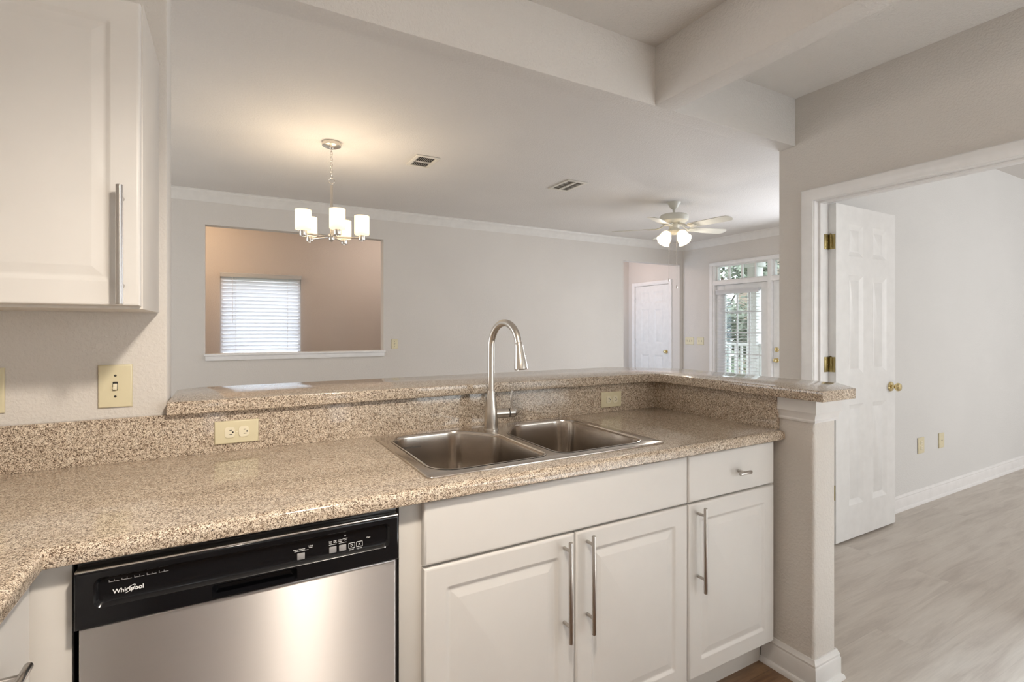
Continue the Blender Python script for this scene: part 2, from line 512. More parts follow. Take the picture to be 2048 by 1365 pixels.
def relief(mb, F, u0, u1, v0, v1, cells, back=None, edge=0.0):
    """Face in the (u,v) plane of map F(u,v,w) with profiled cells (u0,u1,v0,v1,[(inset,w)...],corner_radius); back = w of the rear; edge = rounded edge"""
    us = sorted({u0 + edge, u1 - edge, *[c[0] for c in cells], *[c[1] for c in cells]})
    vs = sorted({v0 + edge, v1 - edge, *[c[2] for c in cells], *[c[3] for c in cells]})
    V = lambda u, v, w: mb.bm.verts.new(F(u, v, w))
    old = set(mb.bm.faces); W_ = Vector(F(0, 0, 1)) - Vector(F(0, 0, 0))
    for i in range(len(us) - 1):
        for j in range(len(vs) - 1):
            um, vm = (us[i] + us[i + 1]) / 2, (vs[j] + vs[j + 1]) / 2
            if any(c[0] < um < c[1] and c[2] < vm < c[3] for c in cells):
                continue
            a, b, c, d = us[i], us[i + 1], vs[j], vs[j + 1]
            mb.bm.faces.new((V(a, c, 0), V(b, c, 0), V(b, d, 0), V(a, d, 0)))
    for cu0, cu1, cv0, cv1, prof, rad in cells:
        K = 4
        rect = [(cu0, cv0), (cu1, cv0), (cu1, cv1), (cu0, cv1)]
        rc = [V(u, v, 0) for u, v in rect]
        prev = None
        for ins, w in prof:
            r = max(rad - max(ins, 0) * 0.4, 0.0008)
            loop = rounded([(cu0 + ins, cv0 + ins), (cu1 - ins, cv0 + ins), (cu1 - ins, cv1 - ins), (cu0 + ins, cv1 - ins)], r, K)
            lv = [V(u, v, w) for u, v in loop]
            if prev is None:
                for c in range(4):
                    arc = lv[c * (K + 1):(c + 1) * (K + 1)]
                    for q in range(K):
                        mb.bm.faces.new((rc[c], arc[q + 1], arc[q]))
                    nxt = lv[((c + 1) % 4) * (K + 1)]
                    mb.bm.faces.new((rc[c], rc[(c + 1) % 4], nxt, arc[-1]))
            else:
                n = len(lv)
                for q in range(n):
                    mb.bm.faces.new((prev[q], prev[(q + 1) % n], lv[(q + 1) % n], lv[q]))
            prev = lv
        mb.bm.faces.new(prev)
    bmesh.ops.remove_doubles(mb.bm, verts=mb.bm.verts, dist=1e-6)
    for f in mb.bm.faces:
        if f not in old:
            f.normal_update()
            if f.normal.dot(W_) > 0: f.normal_flip()
    old = set(mb.bm.faces)
    mb.keep = True
    if back is not None:
        sgn = 1 if back > 0 else -1
        R4 = lambda e, w: [V(u0 + e, v0 + e, w), V(u1 - e, v0 + e, w), V(u1 - e, v1 - e, w), V(u0 + e, v1 - e, w)]
        lv = []
        if edge:
            for q in range(4):
                t = math.pi / 2 * q / 3
                lv.append(R4(edge * (1 - math.sin(t)), sgn * edge * (1 - math.cos(t))))
        else:
            lv.append(R4(0, 0))
        lv.append(R4(0, back))
        for a, b in zip(lv[:-1], lv[1:]):
            for q in range(4):
                mb.bm.faces.new((a[q], a[(q + 1) % 4], b[(q + 1) % 4], b[q]))
        mb.bm.faces.new(lv[-1])
        bmesh.ops.remove_doubles(mb.bm, verts=[v for v in mb.bm.verts if not any(f in old for f in v.link_faces)], dist=1e-6)
        cen = Vector(F((u0 + u1) / 2, (v0 + v1) / 2, back / 2))
        for f in mb.bm.faces:
            if f not in old:
                f.normal_update()
                if f.normal.dot(f.calc_center_median() - cen) < 0: f.normal_flip()
    return mb

def lettering(name, body, size, loc, mat, parent, rot=(90, 0, 0), shear=0.0, extra=None, bold=0.0, extrude=0.0003):
    cu = bpy.data.curves.new(name, 'FONT'); cu.body = body; cu.size = size
    cu.align_x = 'CENTER'; cu.align_y = 'CENTER'; cu.extrude = extrude; cu.shear = shear; cu.offset = bold
    tmp = bpy.data.objects.new(name, cu); C.objects.link(tmp)
    tmp.rotation_euler = tuple(R(a) for a in rot)
    bpy.context.view_layer.update()
    dg = bpy.context.evaluated_depsgraph_get()
    me = bpy.data.meshes.new_from_object(tmp.evaluated_get(dg))
    me.transform(tmp.matrix_world)
    me.transform(Matrix.Translation(Vector(loc)))
    bpy.data.objects.remove(tmp, do_unlink=True)
    mb = MB(); mb.bm.from_mesh(me)
    if extra:
        extra(mb)
    return mb.build(name, mat, parent, smooth=False)

FY = lambda y: (lambda u, v, w: (u, y + w, v))        # face towards -Y at Y=y, w goes into the room's depth (+Y)
FX = lambda x: (lambda u, v, w: (x + w, u, v))        # face towards -X
FXP = lambda x: (lambda u, v, w: (x - w, u, v))       # face towards +X

# ================================================================== the rooms
KC, LC = 2.69, 2.65          # ceilings
# floors
mb = MB(); mb.box((-1.05, -2.5, -0.06), (1.90, 1.90, 0)); struct('floor', mb, M['floor_k'])
mb = MB(); mb.box((1.90, -2.5, -0.06), (7.6, 1.90, 0)); mb.box((-3.1, 1.90, -0.06), (6.60, 7.4, 0)); struct('floor', mb, M['floor'])
# ceilings and beams
mb = MB(); mb.box((-1.05, -2.5, KC), (7.6, 1.90, KC + 0.08)); struct('ceiling', mb, M['ceil'])
mb = MB(); mb.box((-3.1, 1.90, LC), (6.6, 7.4, LC + 0.08)); struct('ceiling', mb, M['ceil'])
mb = MB(); mb.box((-0.165, 1.84, 2.40), (3.0, 1.95, KC + 0.01), 0.006); struct('ceiling_beam', mb, M['ceil'])
mb = MB(); mb.box((1.842, -2.4, 2.40), (1.97, 1.845, KC + 0.01), 0.006); struct('ceiling_beam', mb, M['ceil'])
# walls
mb = MB(); mb.box((-3.0, 1.83, 0), (-0.162, 1.95, KC), 0.008); struct('wall_left', mb, M['wall'])
wall('wall_kitchen_side', 'y', -1.05, -0.93, -2.4, 1.84, 0, KC, M['wall'])
wall('wall_right', 'y', 3.0, 3.14, -2.4, 1.945, 0, KC, M['wall'], [(0.33, 1.745, -1, 2.065)])
wall('wall_back', 'x', -2.5, -2.32, -1.05, 7.5, 0, KC, M['wall'])
wall('wall_far', 'x', 5.84, 5.96, -3.0, 6.57, 0, LC, M['wall'], [(-0.209, 1.559, 1.03, 2.322), (5.19, 6.38, -1, 2.316)])
wall('wall_dining', 'y', -3.12, -2.98, 1.95, 7.4, 0, LC, M['wall'])
wall('wall_patio', 'y', 6.45, 6.57, 1.95, 5.84, 0, LC, M['wall'], [(3.38, 5.25, -1, 2.245)])
wall('wall_bedroom', 'x', 1.80, 1.95, 3.12, 7.5, 0, KC, M['wall_bed'])
wall('wall_bedroom_side', 'y', 7.45, 7.55, -2.4, 1.80, 0, KC, M['wall_bed'])
wall('wall_study', 'x', 7.20, 7.32, -1.6, 3.3, 0, LC, M['wall_study'], [(-0.098, 0.828, 0.70, 1.955)])
wall('wall_study_left', 'y', -1.62, -1.5, 5.96, 7.2, 0, LC, M['wall_study'])
wall('wall_study_right', 'y', 3.2, 3.32, 5.96, 7.2, 0, LC, M['wall_study'])
wall('wall_hall', 'y', 6.38, 6.50, 5.96, 7.2, 0, LC, M['wall'], [(6.07, 6.875, -1, 2.035)])
wall('wall_hall_end', 'x', 7.04, 7.16, 4.5, 6.38, 0, LC, M['wall'])
wall('wall_hall_left', 'y', 4.5, 4.62, 5.96, 7.04, 0, LC, M['wall'])
# L shaped half wall carrying the bar
mb = MB()
slab(mb, rounded([(-0.17, 1.83), (1.83, 1.83), (1.83, 1.055), (1.967, 1.055), (1.967, 1.95), (-0.17, 1.95)], [0.001, 0.001, 0.012, 0.012, 0.01, 0.001], 4), 0, 1.042)
struct('wall_half', mb, M['wall'])

# trims -------------------------------------------------------------
def run(mb, path, prof, closed=False):
    """sweep a profile [(out,z)] along a 2D path; 'out' points to the left of travel"""
    n = len(path); rings = []
    for i in range(n):
        p = Vector(path[i])
        d0 = (p - Vector(path[i - 1])).normalized() if i else None
        d1 = (Vector(path[i + 1]) - p).normalized() if i < n - 1 else None
        if d0 is None: d0 = d1
        if d1 is None: d1 = d0
        n0 = Vector((-d0.y, d0.x)); n1 = Vector((-d1.y, d1.x))
        m = n0 + n1; m = m / (m.dot(m) / 2)
        rings.append([(p.x + m.x * o, p.y + m.y * o, z) for o, z in prof])
    mb.loft(rings)

BASE = [(0, 0), (0.024, 0), (0.024, 0.006), (0.020, 0.016), (0.013, 0.020), (0.013, 0.078), (0.010, 0.084), (0.011, 0.092), (0.006, 0.100), (0.004, 0.108), (0, 0.108)]
CROWN = [(0, LC - 0.105), (0.006, LC - 0.105), (0.010, LC - 0.095), (0.016, LC - 0.088), (0.030, LC - 0.060), (0.050, LC - 0.034), (0.066, LC - 0.022), (0.070, LC - 0.010), (0.078, LC - 0.006), (0.078, LC), (0, LC)]
mb = MB(); run(mb, [(7.45, 1.80), (3.12 + 0.08, 1.80)], BASE); struct('baseboard_bedroom', mb, M['trim'])
mb = MB(); run(mb, [(1.967, 1.12), (1.967, 1.055), (1.83, 1.055), (1.83, 1.255)], BASE); struct('baseboard_half_wall', mb, M['trim'])
mb = MB(); run(mb, [(6.45, 1.95), (6.45, 5.84), (-2.98, 5.84)], CROWN); struct('trim_1', mb, M['crown'])
mb = MB(); run(mb, [(5.19, 5.84), (-2.98, 5.84)], BASE); struct('baseboard_far', mb, M['trim'])
# moulding under the bar end
CAP = [(0, 0.958), (0.006, 0.958), (0.008, 0.964), (0.005, 0.969), (0.010, 0.985), (0.016, 0.994), (0.016, 1.042), (0, 1.042)]
mb = MB(); run(mb, [(1.967, 1.20), (1.967, 1.055), (1.83, 1.055), (1.83, 1.185)], CAP); struct('trim_2', mb, M['trim'])
# pass-through sill
mb = MB()
mb.box((-0.215, 5.80, 1.020), (1.575, 5.965, 1.040), 0.005)
mb.box((-0.205, 5.815, 0.972), (1.565, 5.840, 1.020), 0.005)
struct('sill_pass_through', mb, M['trim'])

# casing of the bedroom doorway (stepped profile swept around)
def casing_y(mb, x, y_in, y_far, z_top, wid=0.066, t=0.019, both=False):
    prof = [(0.0, 0.010), (0.012, 0.012), (0.018, 0.015), (0.040, t), (0.060, t), (0.066, t - 0.005)]
    pts = [(0, 0)] + prof + [(0.066, 0)]
    # leg
    r0 = [(x - d, y_in + o, 0) for o, d in pts]; r1 = [(x - d, y_in + o, z_top + o) for o, d in pts]
    mb.loft([r0, r1])
    r0 = [(x - d, y_in + o, z_top + o) for o, d in pts]; r1 = [(x - d, y_far - (o if both else 0), z_top + o) for o, d in pts]
    mb.loft([r0, r1])
    if both:
        r0 = [(x - d, y_far - o, z_top + o) for o, d in pts]; r1 = [(x - d, y_far - o, 0) for o, d in pts]
        mb.loft([r0, r1])
mb = MB(); casing_y(mb, 3.0, 1.732, 0.345, 2.049, both=True); struct('trim_3', mb, M['trim'])
mb = MB()
for y0, y1 in ((1.727, 1.747), (0.328, 0.348)):
    mb.box((2.998, y0, 0), (3.146, y1, 2.047), 0.001)
mb.box((2.998, 0.328, 2.047), (3.146, 1.747, 2.067), 0.001)
mb.box((3.040, 1.715, 0), (3.078, 1.729, 2.036), 0.002)
mb.box((3.040, 0.348, 2.034), (3.078, 1.729, 2.048), 0.002)
struct('trim_4', mb, M['trim'])
mb = MB(); mb.box((3.14, 1.747, 0), (3.152, 1.80, 2.11), 0.003); mb.box((3.14, 0.28, 2.067), (3.152, 1.80, 2.11), 0.003); struct('trim_5', mb, M['trim'])

# ------------------------------------------------------------------ doors
PANEL = [(0.0, 0.0), (0.003, 0.001), (0.030, 0.0125), (0.033, 0.0125), (0.036, 0.0105)]
def knob(mb_name, base, axis, parent, mat, r=0.027, l=0.06, ros=0.032):
    mb = MB()
    mb.lathe([(ros, 0), (ros, 0.004), (ros * 0.86, 0.010), (0.012, 0.013), (0.011, l * 0.42), (0.018, l * 0.50), (r, l * 0.66), (r, l * 0.80), (r * 0.8, l * 0.95), (r * 0.35, l), (0, l)], base, axis, 24, True, False)
    return mb.build(mb_name, mat, parent)

def panel_cells(u0, u1, v0, H):
    w = u1 - u0
    st, mid = w * 0.175, w * 0.15
    a0, a1 = u0 + st, u0 + w / 2 - mid / 2
    b0, b1 = u0 + w / 2 + mid / 2, u1 - st
    rows = [(0.105, 0.410), (0.505, 0.800), (0.850, 0.948)]
    return [(a, b, v0 + H * r0, v0 + H * r1, PANEL, 0.001) for a, b in ((a0, a1), (b0, b1)) for r0, r1 in rows]

# open bedroom door (structure)
d = thing('door_1', 'open white six panel door with brass knob and hinges against bedroom wall', 'door', (3.16, 1.70, 0.012))
setting(d)
mb = MB()
cells = [(a, b, z0, z1, PANEL, 0.001) for a, b in ((3.288, 3.455), (3.564, 3.738)) for z0, z1 in ((0.215, 0.830), (1.016, 1.623), (1.736, 1.933))]
relief(mb, FY(1.686), 3.149, 3.848, 0.012, 2.044, cells, back=0.0425, edge=0.0015)
mb.build('door_leaf', M['door'], d)
knob('door_knob', (3.785, 1.686, 0.915), (0, -1, 0), d, M['brass'])
for zc in (1.815, 1.080, 0.315):
    mb = MB()
    mb.box((3.098, 1.7225, zc - 0.045), (3.144, 1.7272, zc + 0.045), 0.001)
    mb.box((3.1470, 1.690, zc - 0.045), (3.1500, 1.7215, zc + 0.045), 0.001)
    for k in range(5):
        z0 = zc - 0.045 + k * 0.018
        mb.tube([(3.1475, 1.7165, z0 + 0.0008), (3.1475, 1.7165, z0 + 0.0172)], 0.0072, 14)
    mb.lathe([(0.004, 0), (0.006, 0.003), (0.0, 0.008)], (3.1475, 1.7165, zc + 0.045), n=12)
    for sx, sz in ((3.108, -0.03), (3.128, 0), (3.108, 0.03)):
        mb.lathe([(0.0045, 0), (0.003, 0.0012), (0, 0.0014)], (sx, 1.7225, zc + sz), (0, -1, 0), 10)
    mb.build('hinge', M['brass_old'], d)

# hall closet door (structure)
d = thing('door_2', 'closed white six panel door seen through the far wall opening', 'door', (6.38, 6.47, 0.01)); setting(d)
mb = MB(); relief(mb, FX(6.392), 6.072, 6.873, 0.01, 2.032, panel_cells(6.072, 6.873, 0.01, 2.02), back=0.035, edge=0.0015); mb.build('door_leaf', M['door'], d)
knob('door_knob', (6.392, 6.135, 0.90), (-1, 0, 0), d, M['brass'])
for zc in (1.80, 1.06, 0.28):
    mb = MB(); mb.tube([(6.386, 6.8745, zc - 0.045), (6.386, 6.8745, zc + 0.045)], 0.008, 10); mb.build('hinge', M['nickel'], d)
mb = MB(); casing_y(mb, 6.38, 6.88, 6.066, 2.038, both=True); struct('trim_6', mb, M['trim'])

# french doors to the balcony (structure)
fr = MB()
X0, X1 = 6.45, 6.57
fr.box((X0 - 0.018, 5.245, 0), (X0, 5.305, 2.243), 0.003)                      # side casing
fr.box((X0 - 0.018, 3.32, 2.240), (X0, 5.305, 2.290), 0.003)                   # head casing
fr.box((X0 - 0.018, 3.32, 0), (X0, 3.38, 2.243), 0.003)
fr.box((X0 - 0.008, 5.212, 0), (X1 - 0.002, 5.25, 2.242), 0.003)
fr.box((X0 - 0.012, 3.38, 1.941), (X1, 5.25, 2.008), 0.004)                    # transom bar
fr.box((X0 - 0.0145, 4.285, 0), (X1 - 0.001, 4.345, 2.241), 0.004)                      # mullion
fr.box((X0, 3.38, 2.232), (X1, 5.25, 2.245), 0.002)
fr.box((X0, 3.38, 0), (X1, 3.41, 2.243), 0.003)
struct('trim_7', fr, M['trim'])
def transom(name, y0, y1):
    w = thing(name, 'transom window of four lites over the balcony door', 'window', (6.50, (y0 + y1) / 2, 2.008)); setting(w)
    mb = MB()
    xa, xb = 6.485, 6.525
    mb.box((xa, y0, 2.008), (xb, y1, 2.022), 0.002); mb.box((xa, y0, 2.218), (xb, y1, 2.232), 0.002)
    mb.box((xa, y0, 2.022), (xb, y0 + 0.016, 2.218), 0.002); mb.box((xa, y1 - 0.016, 2.022), (xb, y1, 2.218), 0.002)
    for k in range(1, 4):
        y = y0 + (y1 - y0) * k / 4
        mb.box((xa, y - 0.010, 2.022), (xb, y + 0.010, 2.218), 0.002)
    mb.build('window_frame', M['trim'], w)
    mb = MB(); mb.box((6.503, y0 + 0.01, 2.015), (6.507, y1 - 0.01, 2.225)); mb.build('pane', M['glass'], w)
transom('window_2', 4.345, 5.212)
transom('window_3', 3.41, 4.285)
def french(name, y0, y1, knobs):
    w = thing(name, 'white french door leaf with a tall gridded glass pane', 'door', (6.50, (y0 + y1) / 2, 0.0)); setting(w)
    z0, z1 = 0.30, 1.84
    g0, g1 = y0 + 0.115, y1 - 0.15
    mb = MB()
    xa, xb = 6.478, 6.522
    mb.box((xa, y0, 0.01), (xb, g0, 1.94), 0.003); mb.box((xa, g1, 0.01), (xb, y1, 1.94), 0.003)
    mb.box((xa, g0, 0.01), (xb, g1, z0), 0.003); mb.box((xa, g0, z1), (xb, g1, 1.94), 0.003)
    mb.build('door_leaf', M['door'], w)
    mb = MB()
    for k in (1, 2):
        y = g0 + (g1 - g0) * k / 3; mb.box((6.490, y - 0.009, z0), (6.512, y + 0.009, z1), 0.002)
    for k in range(1, 5):
        z = z0 + (z1 - z0) * k / 5; mb.box((6.491, g0, z - 0.009), (6.511, g1, z + 0.009), 0.002)
    mb.build('grille', M['trim'], w)
    mb = MB(); mb.box((6.499, g0 - 0.005, z0 - 0.005), (6.503, g1 + 0.005, z1 + 0.005)); mb.build('pane', M['glass'], w)
    if knobs:
        knob('door_knob', (6.478, 4.235, 0.858), (-1, 0, 0), w, M['brass'])
        mb = MB(); mb.lathe([(0.033, 0), (0.033, 0.006), (0.026, 0.014), (0.010, 0.016), (0.0, 0.016)], (6.478, 4.235, 1.003), (-1, 0, 0), 22, True, False)
        mb.box((6.450, 4.231, 0.985), (6.464, 4.239, 1.021), 0.002)
        mb.build('deadbolt', M['brass'], w)
french('door_3', 4.348, 5.210, False)
french('door_4', 3.412, 4.283, True)

# study window (structure)
w = thing('window_1', 'study window behind closed white blinds', 'window', (0.36, 7.26, 0.70)); setting(w)
mb = MB()
xa, xb, za, zb = -0.098, 0.828, 0.70, 1.955
for a, b in (((xa, 7.22, za), (xb, 7.31, za + 0.04)), ((xa, 7.22, zb - 0.04), (xb, 7.31, zb)), ((xa, 7.22, za), (xa + 0.03, 7.31, zb)), ((xb - 0.03, 7.22, za), (xb, 7.31, zb))):
    mb.box(a, b, 0.003)
mb.build('window_frame', M['trim'], w)
mb = MB(); mb.box((xa + 0.02, 7.268, za + 0.02), (xb - 0.02, 7.272, zb - 0.02)); mb.build('pane', M['glass'], w)

# ================================================================== blinds
def blind(label, cat_loc, F, u0, u1, ztop, zbot, pitch, tilt, mat, valance=0.055, lines=(0.17, 0.83), wand_u=None):
    t = thing('window_blind', label, 'blind', cat_loc, None)
    mb = MB()
    def bx(m, a, b, bev=0.0):
        pa, pb = F(*a), F(*b)
        m.box(tuple(min(p, q) for p, q in zip(pa, pb)), tuple(max(p, q) for p, q in zip(pa, pb)), bev)
    bx(mb, (u0 - 0.012, ztop - valance, -0.032), (u1 + 0.012, ztop, -0.020), 0.003)
    bx(mb, (u0 - 0.008, ztop - 0.045, -0.020), (u1 + 0.008, ztop - 0.002, 0.026), 0.002)
    bx(mb, (u0 - 0.014, ztop - 0.008, -0.036), (u1 + 0.014, ztop + 0.002, -0.020), 0.002)
    mb.build('valance', M['slat'], t)
    mb = MB(); z = ztop - valance - 0.02
    hw = 0.0238
    while z > zbot + 0.03:
        c, s_ = math.cos(R(tilt)) * hw, math.sin(R(tilt)) * hw
        prof = [(-c, -s_), (0 - 0.002 * s_ / hw, 0.0025), (c, s_), (c, s_ + 0.0024), (0, 0.0058), (-c, -s_ + 0.0030)]
        mb.loft([[F(u0, z + dz, dw) for dw, dz in prof], [F(u1, z + dz, dw) for dw, dz in prof]])
        z -= pitch
    mb.build('slats', mat, t, smooth=False)
    mb = MB(); bx(mb, (u0, zbot, -0.022), (u1, zbot + 0.02, 0.022), 0.003); mb.build('bottom_rail', M['slat'], t)
    mb = MB()
    for f in lines:
        u = u0 + (u1 - u0) * f
        for dw in (-0.027, 0.027):
            mb.tube([F(u, zbot + 0.01, dw), F(u, ztop - 0.03, dw)], 0.0016, 6)
    mb.build('ladder_cord', M['trim'], t)
    if wand_u is not None:
        mb = MB(); mb.tube([F(wand_u, ztop - 0.05, -0.034), F(wand_u, ztop - 0.62, -0.038)], 0.0035, 8); mb.build('tilt_wand', M['slat'], t)
    return t
blind('closed white slatted blind over the study window, seen through the wall opening', (0.36, 7.2, 0.70), FY(7.165), -0.085, 0.815, 1.978, 0.705, 0.0470, -58, M['slat_far'], 0.05, wand_u=0.035)
blind('open white slatted blind hanging on the glass balcony door', (6.44, 4.8, 0.28), FX(6.440), 4.475, 5.155, 1.862, 0.28, 0.0455, 3, M['slat'], 0.065)

# ================================================================== kitchen joinery
GROOVE = [(0.0, 0.0), (0.004, 0.0012), (0.009, 0.0050), (0.012, 0.0056), (0.016, 0.0052), (0.034, 0.0008), (0.036, 0.0006)]
RAIL = 0.056
def cab_front(name, F, u0, u1, v0, v1, parent, raised=True, t=0.019):
    mb = MB()
    cells = [(u0 + RAIL, u1 - RAIL, v0 + RAIL, v1 - RAIL, GROOVE, 0.008)] if raised else []
    relief(mb, F, u0, u1, v0, v1, cells, back=t, edge=0.007)
    return mb.build(name, M['cab'], parent)

def bar_pull(F, u, z0, z1, parent, so=0.032, r=0.006):
    mb = MB()
    mb.tube([F(u, z0, -so), F(u, z0 + 0.001, -so), F(u, z1 - 0.001, -so), F(u, z1, -so)], [r * 0.9, r, r, r * 0.9], 16)
    for z in (z0 + 0.045, z1 - 0.026):
        mb.tube([F(u, z, -so), F(u, z, 0)], r * 0.8, 12)
    return mb.build('handle', M['bar'], parent)

def tee_knob(F, u, v, parent, half=0.030):
    mb = MB()
    so = 0.030
    mb.tube([F(u - half, v, -so), F(u - half + 0.001, v, -so), F(u + half - 0.001, v, -so), F(u + half, v, -so)], [0.0056, 0.0062, 0.0062, 0.0056], 16)
    mb.tube([F(u, v, -so), F(u, v, 0)], 0.0055, 12)
    return mb.build('knob', M['bar'], parent)

YF = 1.18
FF = FY(YF)
# sink base cabinet
c = thing('sink_base_cabinet', 'wide white base cabinet under the sink with two raised panel doors', 'cabinet', (0.845, 1.5, 0.0))
mb = MB()
mb.box((0.358, YF + 0.021, 0.11), (1.336, YF + 0.040, 0.876), 0.001)
mb.box((0.358, YF + 0.040, 0.11), (0.376, 1.79, 0.876)); mb.box((1.318, YF + 0.040, 0.11), (1.336, 1.79, 0.876))
mb.box((0.376, YF + 0.040, 0.11), (1.318, 1.79, 0.128))
mb.build('body', M['cabbox'], c)
mb = MB(); mb.box((0.358, YF + 0.075, 0.0), (1.336, YF + 0.090, 0.11)); mb.build('toe_kick', M['cabbox'], c)
cab_front('false_drawer_front', FF, 0.414, 1.327, 0.716, 0.872, c, raised=False)
dl = cab_front('door', FF, 0.414, 0.866, 0.122, 0.710, c)
bar_pull(FF, 0.829, 0.420, 0.702, dl)
dr = cab_front('door', FF, 0.870, 1.327, 0.122, 0.710, c)
bar_pull(FF, 0.910, 0.422, 0.704, dr)
# narrow cabinet at the end
c = thing('narrow_base_cabinet', 'narrow white base cabinet with one drawer over one door, beside the half wall', 'cabinet', (1.57, 1.5, 0.0))
mb = MB(); mb.box((1.337, YF + 0.021, 0.11), (1.812, 1.79, 0.876), 0.001); mb.build('body', M['cabbox'], c)
mb = MB(); mb.box((1.337, YF + 0.075, 0.0), (1.812, YF + 0.090, 0.11)); mb.build('toe_kick', M['cabbox'], c)
dw_ = cab_front('drawer', FF, 1.332, 1.789, 0.716, 0.872, c, raised=False)
tee_knob(FF, 1.583, 0.790, dw_)
dn = cab_front('door', FF, 1.332, 1.789, 0.122, 0.710, c)
bar_pull(FF, 1.375, 0.420, 0.702, dn)
# corner run on the left
c = thing('corner_base_cabinet', 'white corner base cabinet at the left with a drawer and small bar knob', 'cabinet', (-0.6, 0.4, 0.0))
mb = MB()
mb.box((-0.92, -0.9, 0.11), (-0.321, 1.79, 0.876), 0.001)
mb.box((-0.321, YF + 0.012, 0.11), (-0.249, YF + 0.030, 0.876), 0.001)
mb.build('body', M['cabbox'], c)
FL = FXP(-0.300)
mb = MB(); mb.box((-0.40, -0.9, 0), (-0.385, 1.2, 0.11)); mb.box((-0.385, 1.26, 0), (-0.249, 1.275, 0.11)); mb.build('toe_kick', M['cabbox'], c)
dd = cab_front('drawer', FL, 0.76, 1.172, 0.712, 0.868, c, raised=False)
tee_knob(FL, 1.015, 0.778, dd)
cab_front('door', FL, 0.76, 1.172, 0.122, 0.706, c)
# wall cabinet
c = thing('wall_cabinet', 'white wall cabinet with raised panel door and steel bar pull, upper left', 'cabinet', (-0.5, 1.66, 1.345))
mb = MB(); mb.box((-0.92, 1.511, 1.345), (-0.183, 1.829, 2.088), 0.001); mb.build('body', M['cabbox'], c)
d1 = cab_front('door', FY(1.490), -0.64, -0.186, 1.352, 2.078, c)
bar_pull(FY(1.490), -0.221, 1.354, 1.630, d1, r=0.0072)

# ------------------------------------------------------------------ worktop, splash, bar
sink_hole = rounded([(0.452, 1.237), (1.262, 1.237), (1.262, 1.760), (0.452, 1.760)], 0.012, 3)
mb = MB()
slab(mb, [(-0.928, -0.9), (-0.282, -0.9), (-0.282, 1.163), (1.8285, 1.163), (1.8285, 1.8285), (-0.928, 1.8285)], 0.878, 0.914, 0.016, 0.004, holes=[sink_hole])
tag(mb.build('countertop', M['lam'], origin=(0.5, 1.5, 0.876)), 'speckled tan laminate countertop along the sink wall and left corner', 'countertop')
mb = MB()
slab(mb, [(-0.928, 1.809), (1.809, 1.809), (1.809, 1.185), (1.829, 1.185), (1.829, 1.829), (-0.928, 1.829)], 0.9142, 1.0405, 0.002, 0.0)
tag(mb.build('backsplash', M['lam'], origin=(0.5, 1.82, 0.914)), 'speckled tan laminate backsplash strip standing along the back of the countertop', 'backsplash')
bar_poly = [(-0.160, 1.785), (1.742, 1.785), (1.778, 1.750), (1.778, 0.995), (1.985, 0.995), (2.11, 1.12), (2.11, 1.93), (1.87, 2.19), (-0.10, 2.19), (-0.160, 2.13)]
mb = MB(); slab(mb, bar_poly, 1.0425, 1.081, 0.003, 0.003, k=3)
tag(mb.build('bar_top', M['lam'], origin=(1.0, 2.0, 1.042)), 'raised speckled laminate bar top wrapping round the half wall', 'bar top')

# ------------------------------------------------------------------ sink
s = thing('kitchen_sink', 'stainless steel double bowl drop-in sink set in the countertop', 'sink', (0.855, 1.5, 0.9145))
def bowl_poly(mirror=False):
    p = [(0.476, 1.262), (0.836, 1.262), (0.836, 1.600), (0.735, 1.735), (0.476, 1.735)]
    r = [0.075, 0.045, 0.10, 0.08, 0.075]
    if mirror:
        p = [(1.710 - x, y) for x, y in reversed(p)]; r = list(reversed(r))
    return rounded(p, r, 8)
bl, brr = bowl_poly(), bowl_poly(True)
rim_outer = rounded([(0.440, 1.225), (1.272, 1.225), (1.272, 1.772), (0.440, 1.772)], 0.014, 4)
mb = MB(); slab(mb, rim_outer, 0.9145, 0.9195, 0.003, 0.0, holes=[offset(bl, -0.003), offset(brr, -0.003)])
mb.build('rim', M['sink'], s)
for loop in (bl, brr):
    mb = MB(); cx = sum(p[0] for p in loop) / len(loop); cy = sum(p[1] for p in loop) / len(loop)
    prof = [(-0.006, 0.9205), (-0.003, 0.9215), (0.0, 0.9205), (0.003, 0.917), (0.004, 0.910)]
    prof += [(0.004 + 0.012 * q / 6, 0.910 - 0.135 * q / 6) for q in range(1, 7)]
    prof += [(0.016 + 0.03 * (1 - math.cos(R(15 * q))), 0.775 - 0.03 * math.sin(R(15 * q))) for q in range(1, 7)]
    rings = [[(x, y, z) for x, y in (offset(loop, dd_) if abs(dd_) > 1e-9 else loop)] for dd_, z in prof]
    rings.append([(cx + (x - cx) * 0.16, cy + (y - cy) * 0.16, 0.741) for x, y, z in rings[-1]])
    mb.loft(rings, False, True)
    bo = mb.build('bowl', M['sink'], s, sharp=50)
    mb = MB(); mb.lathe([(0.045, 0), (0.045, 0.003), (0.036, 0.004), (0.030, 0.001), (0.012, 0.001), (0.008, 0.006), (0, 0.006)], (cx, cy, 0.7415), n=24, cap1=False); mb.build('drain', M['nickel'], bo)
lettering('lettering', 'American Standard', 0.0085, (0.5585, 1.7218, 0.880), M['mark'], s, rot=(82, 0, 0), shear=0.35)

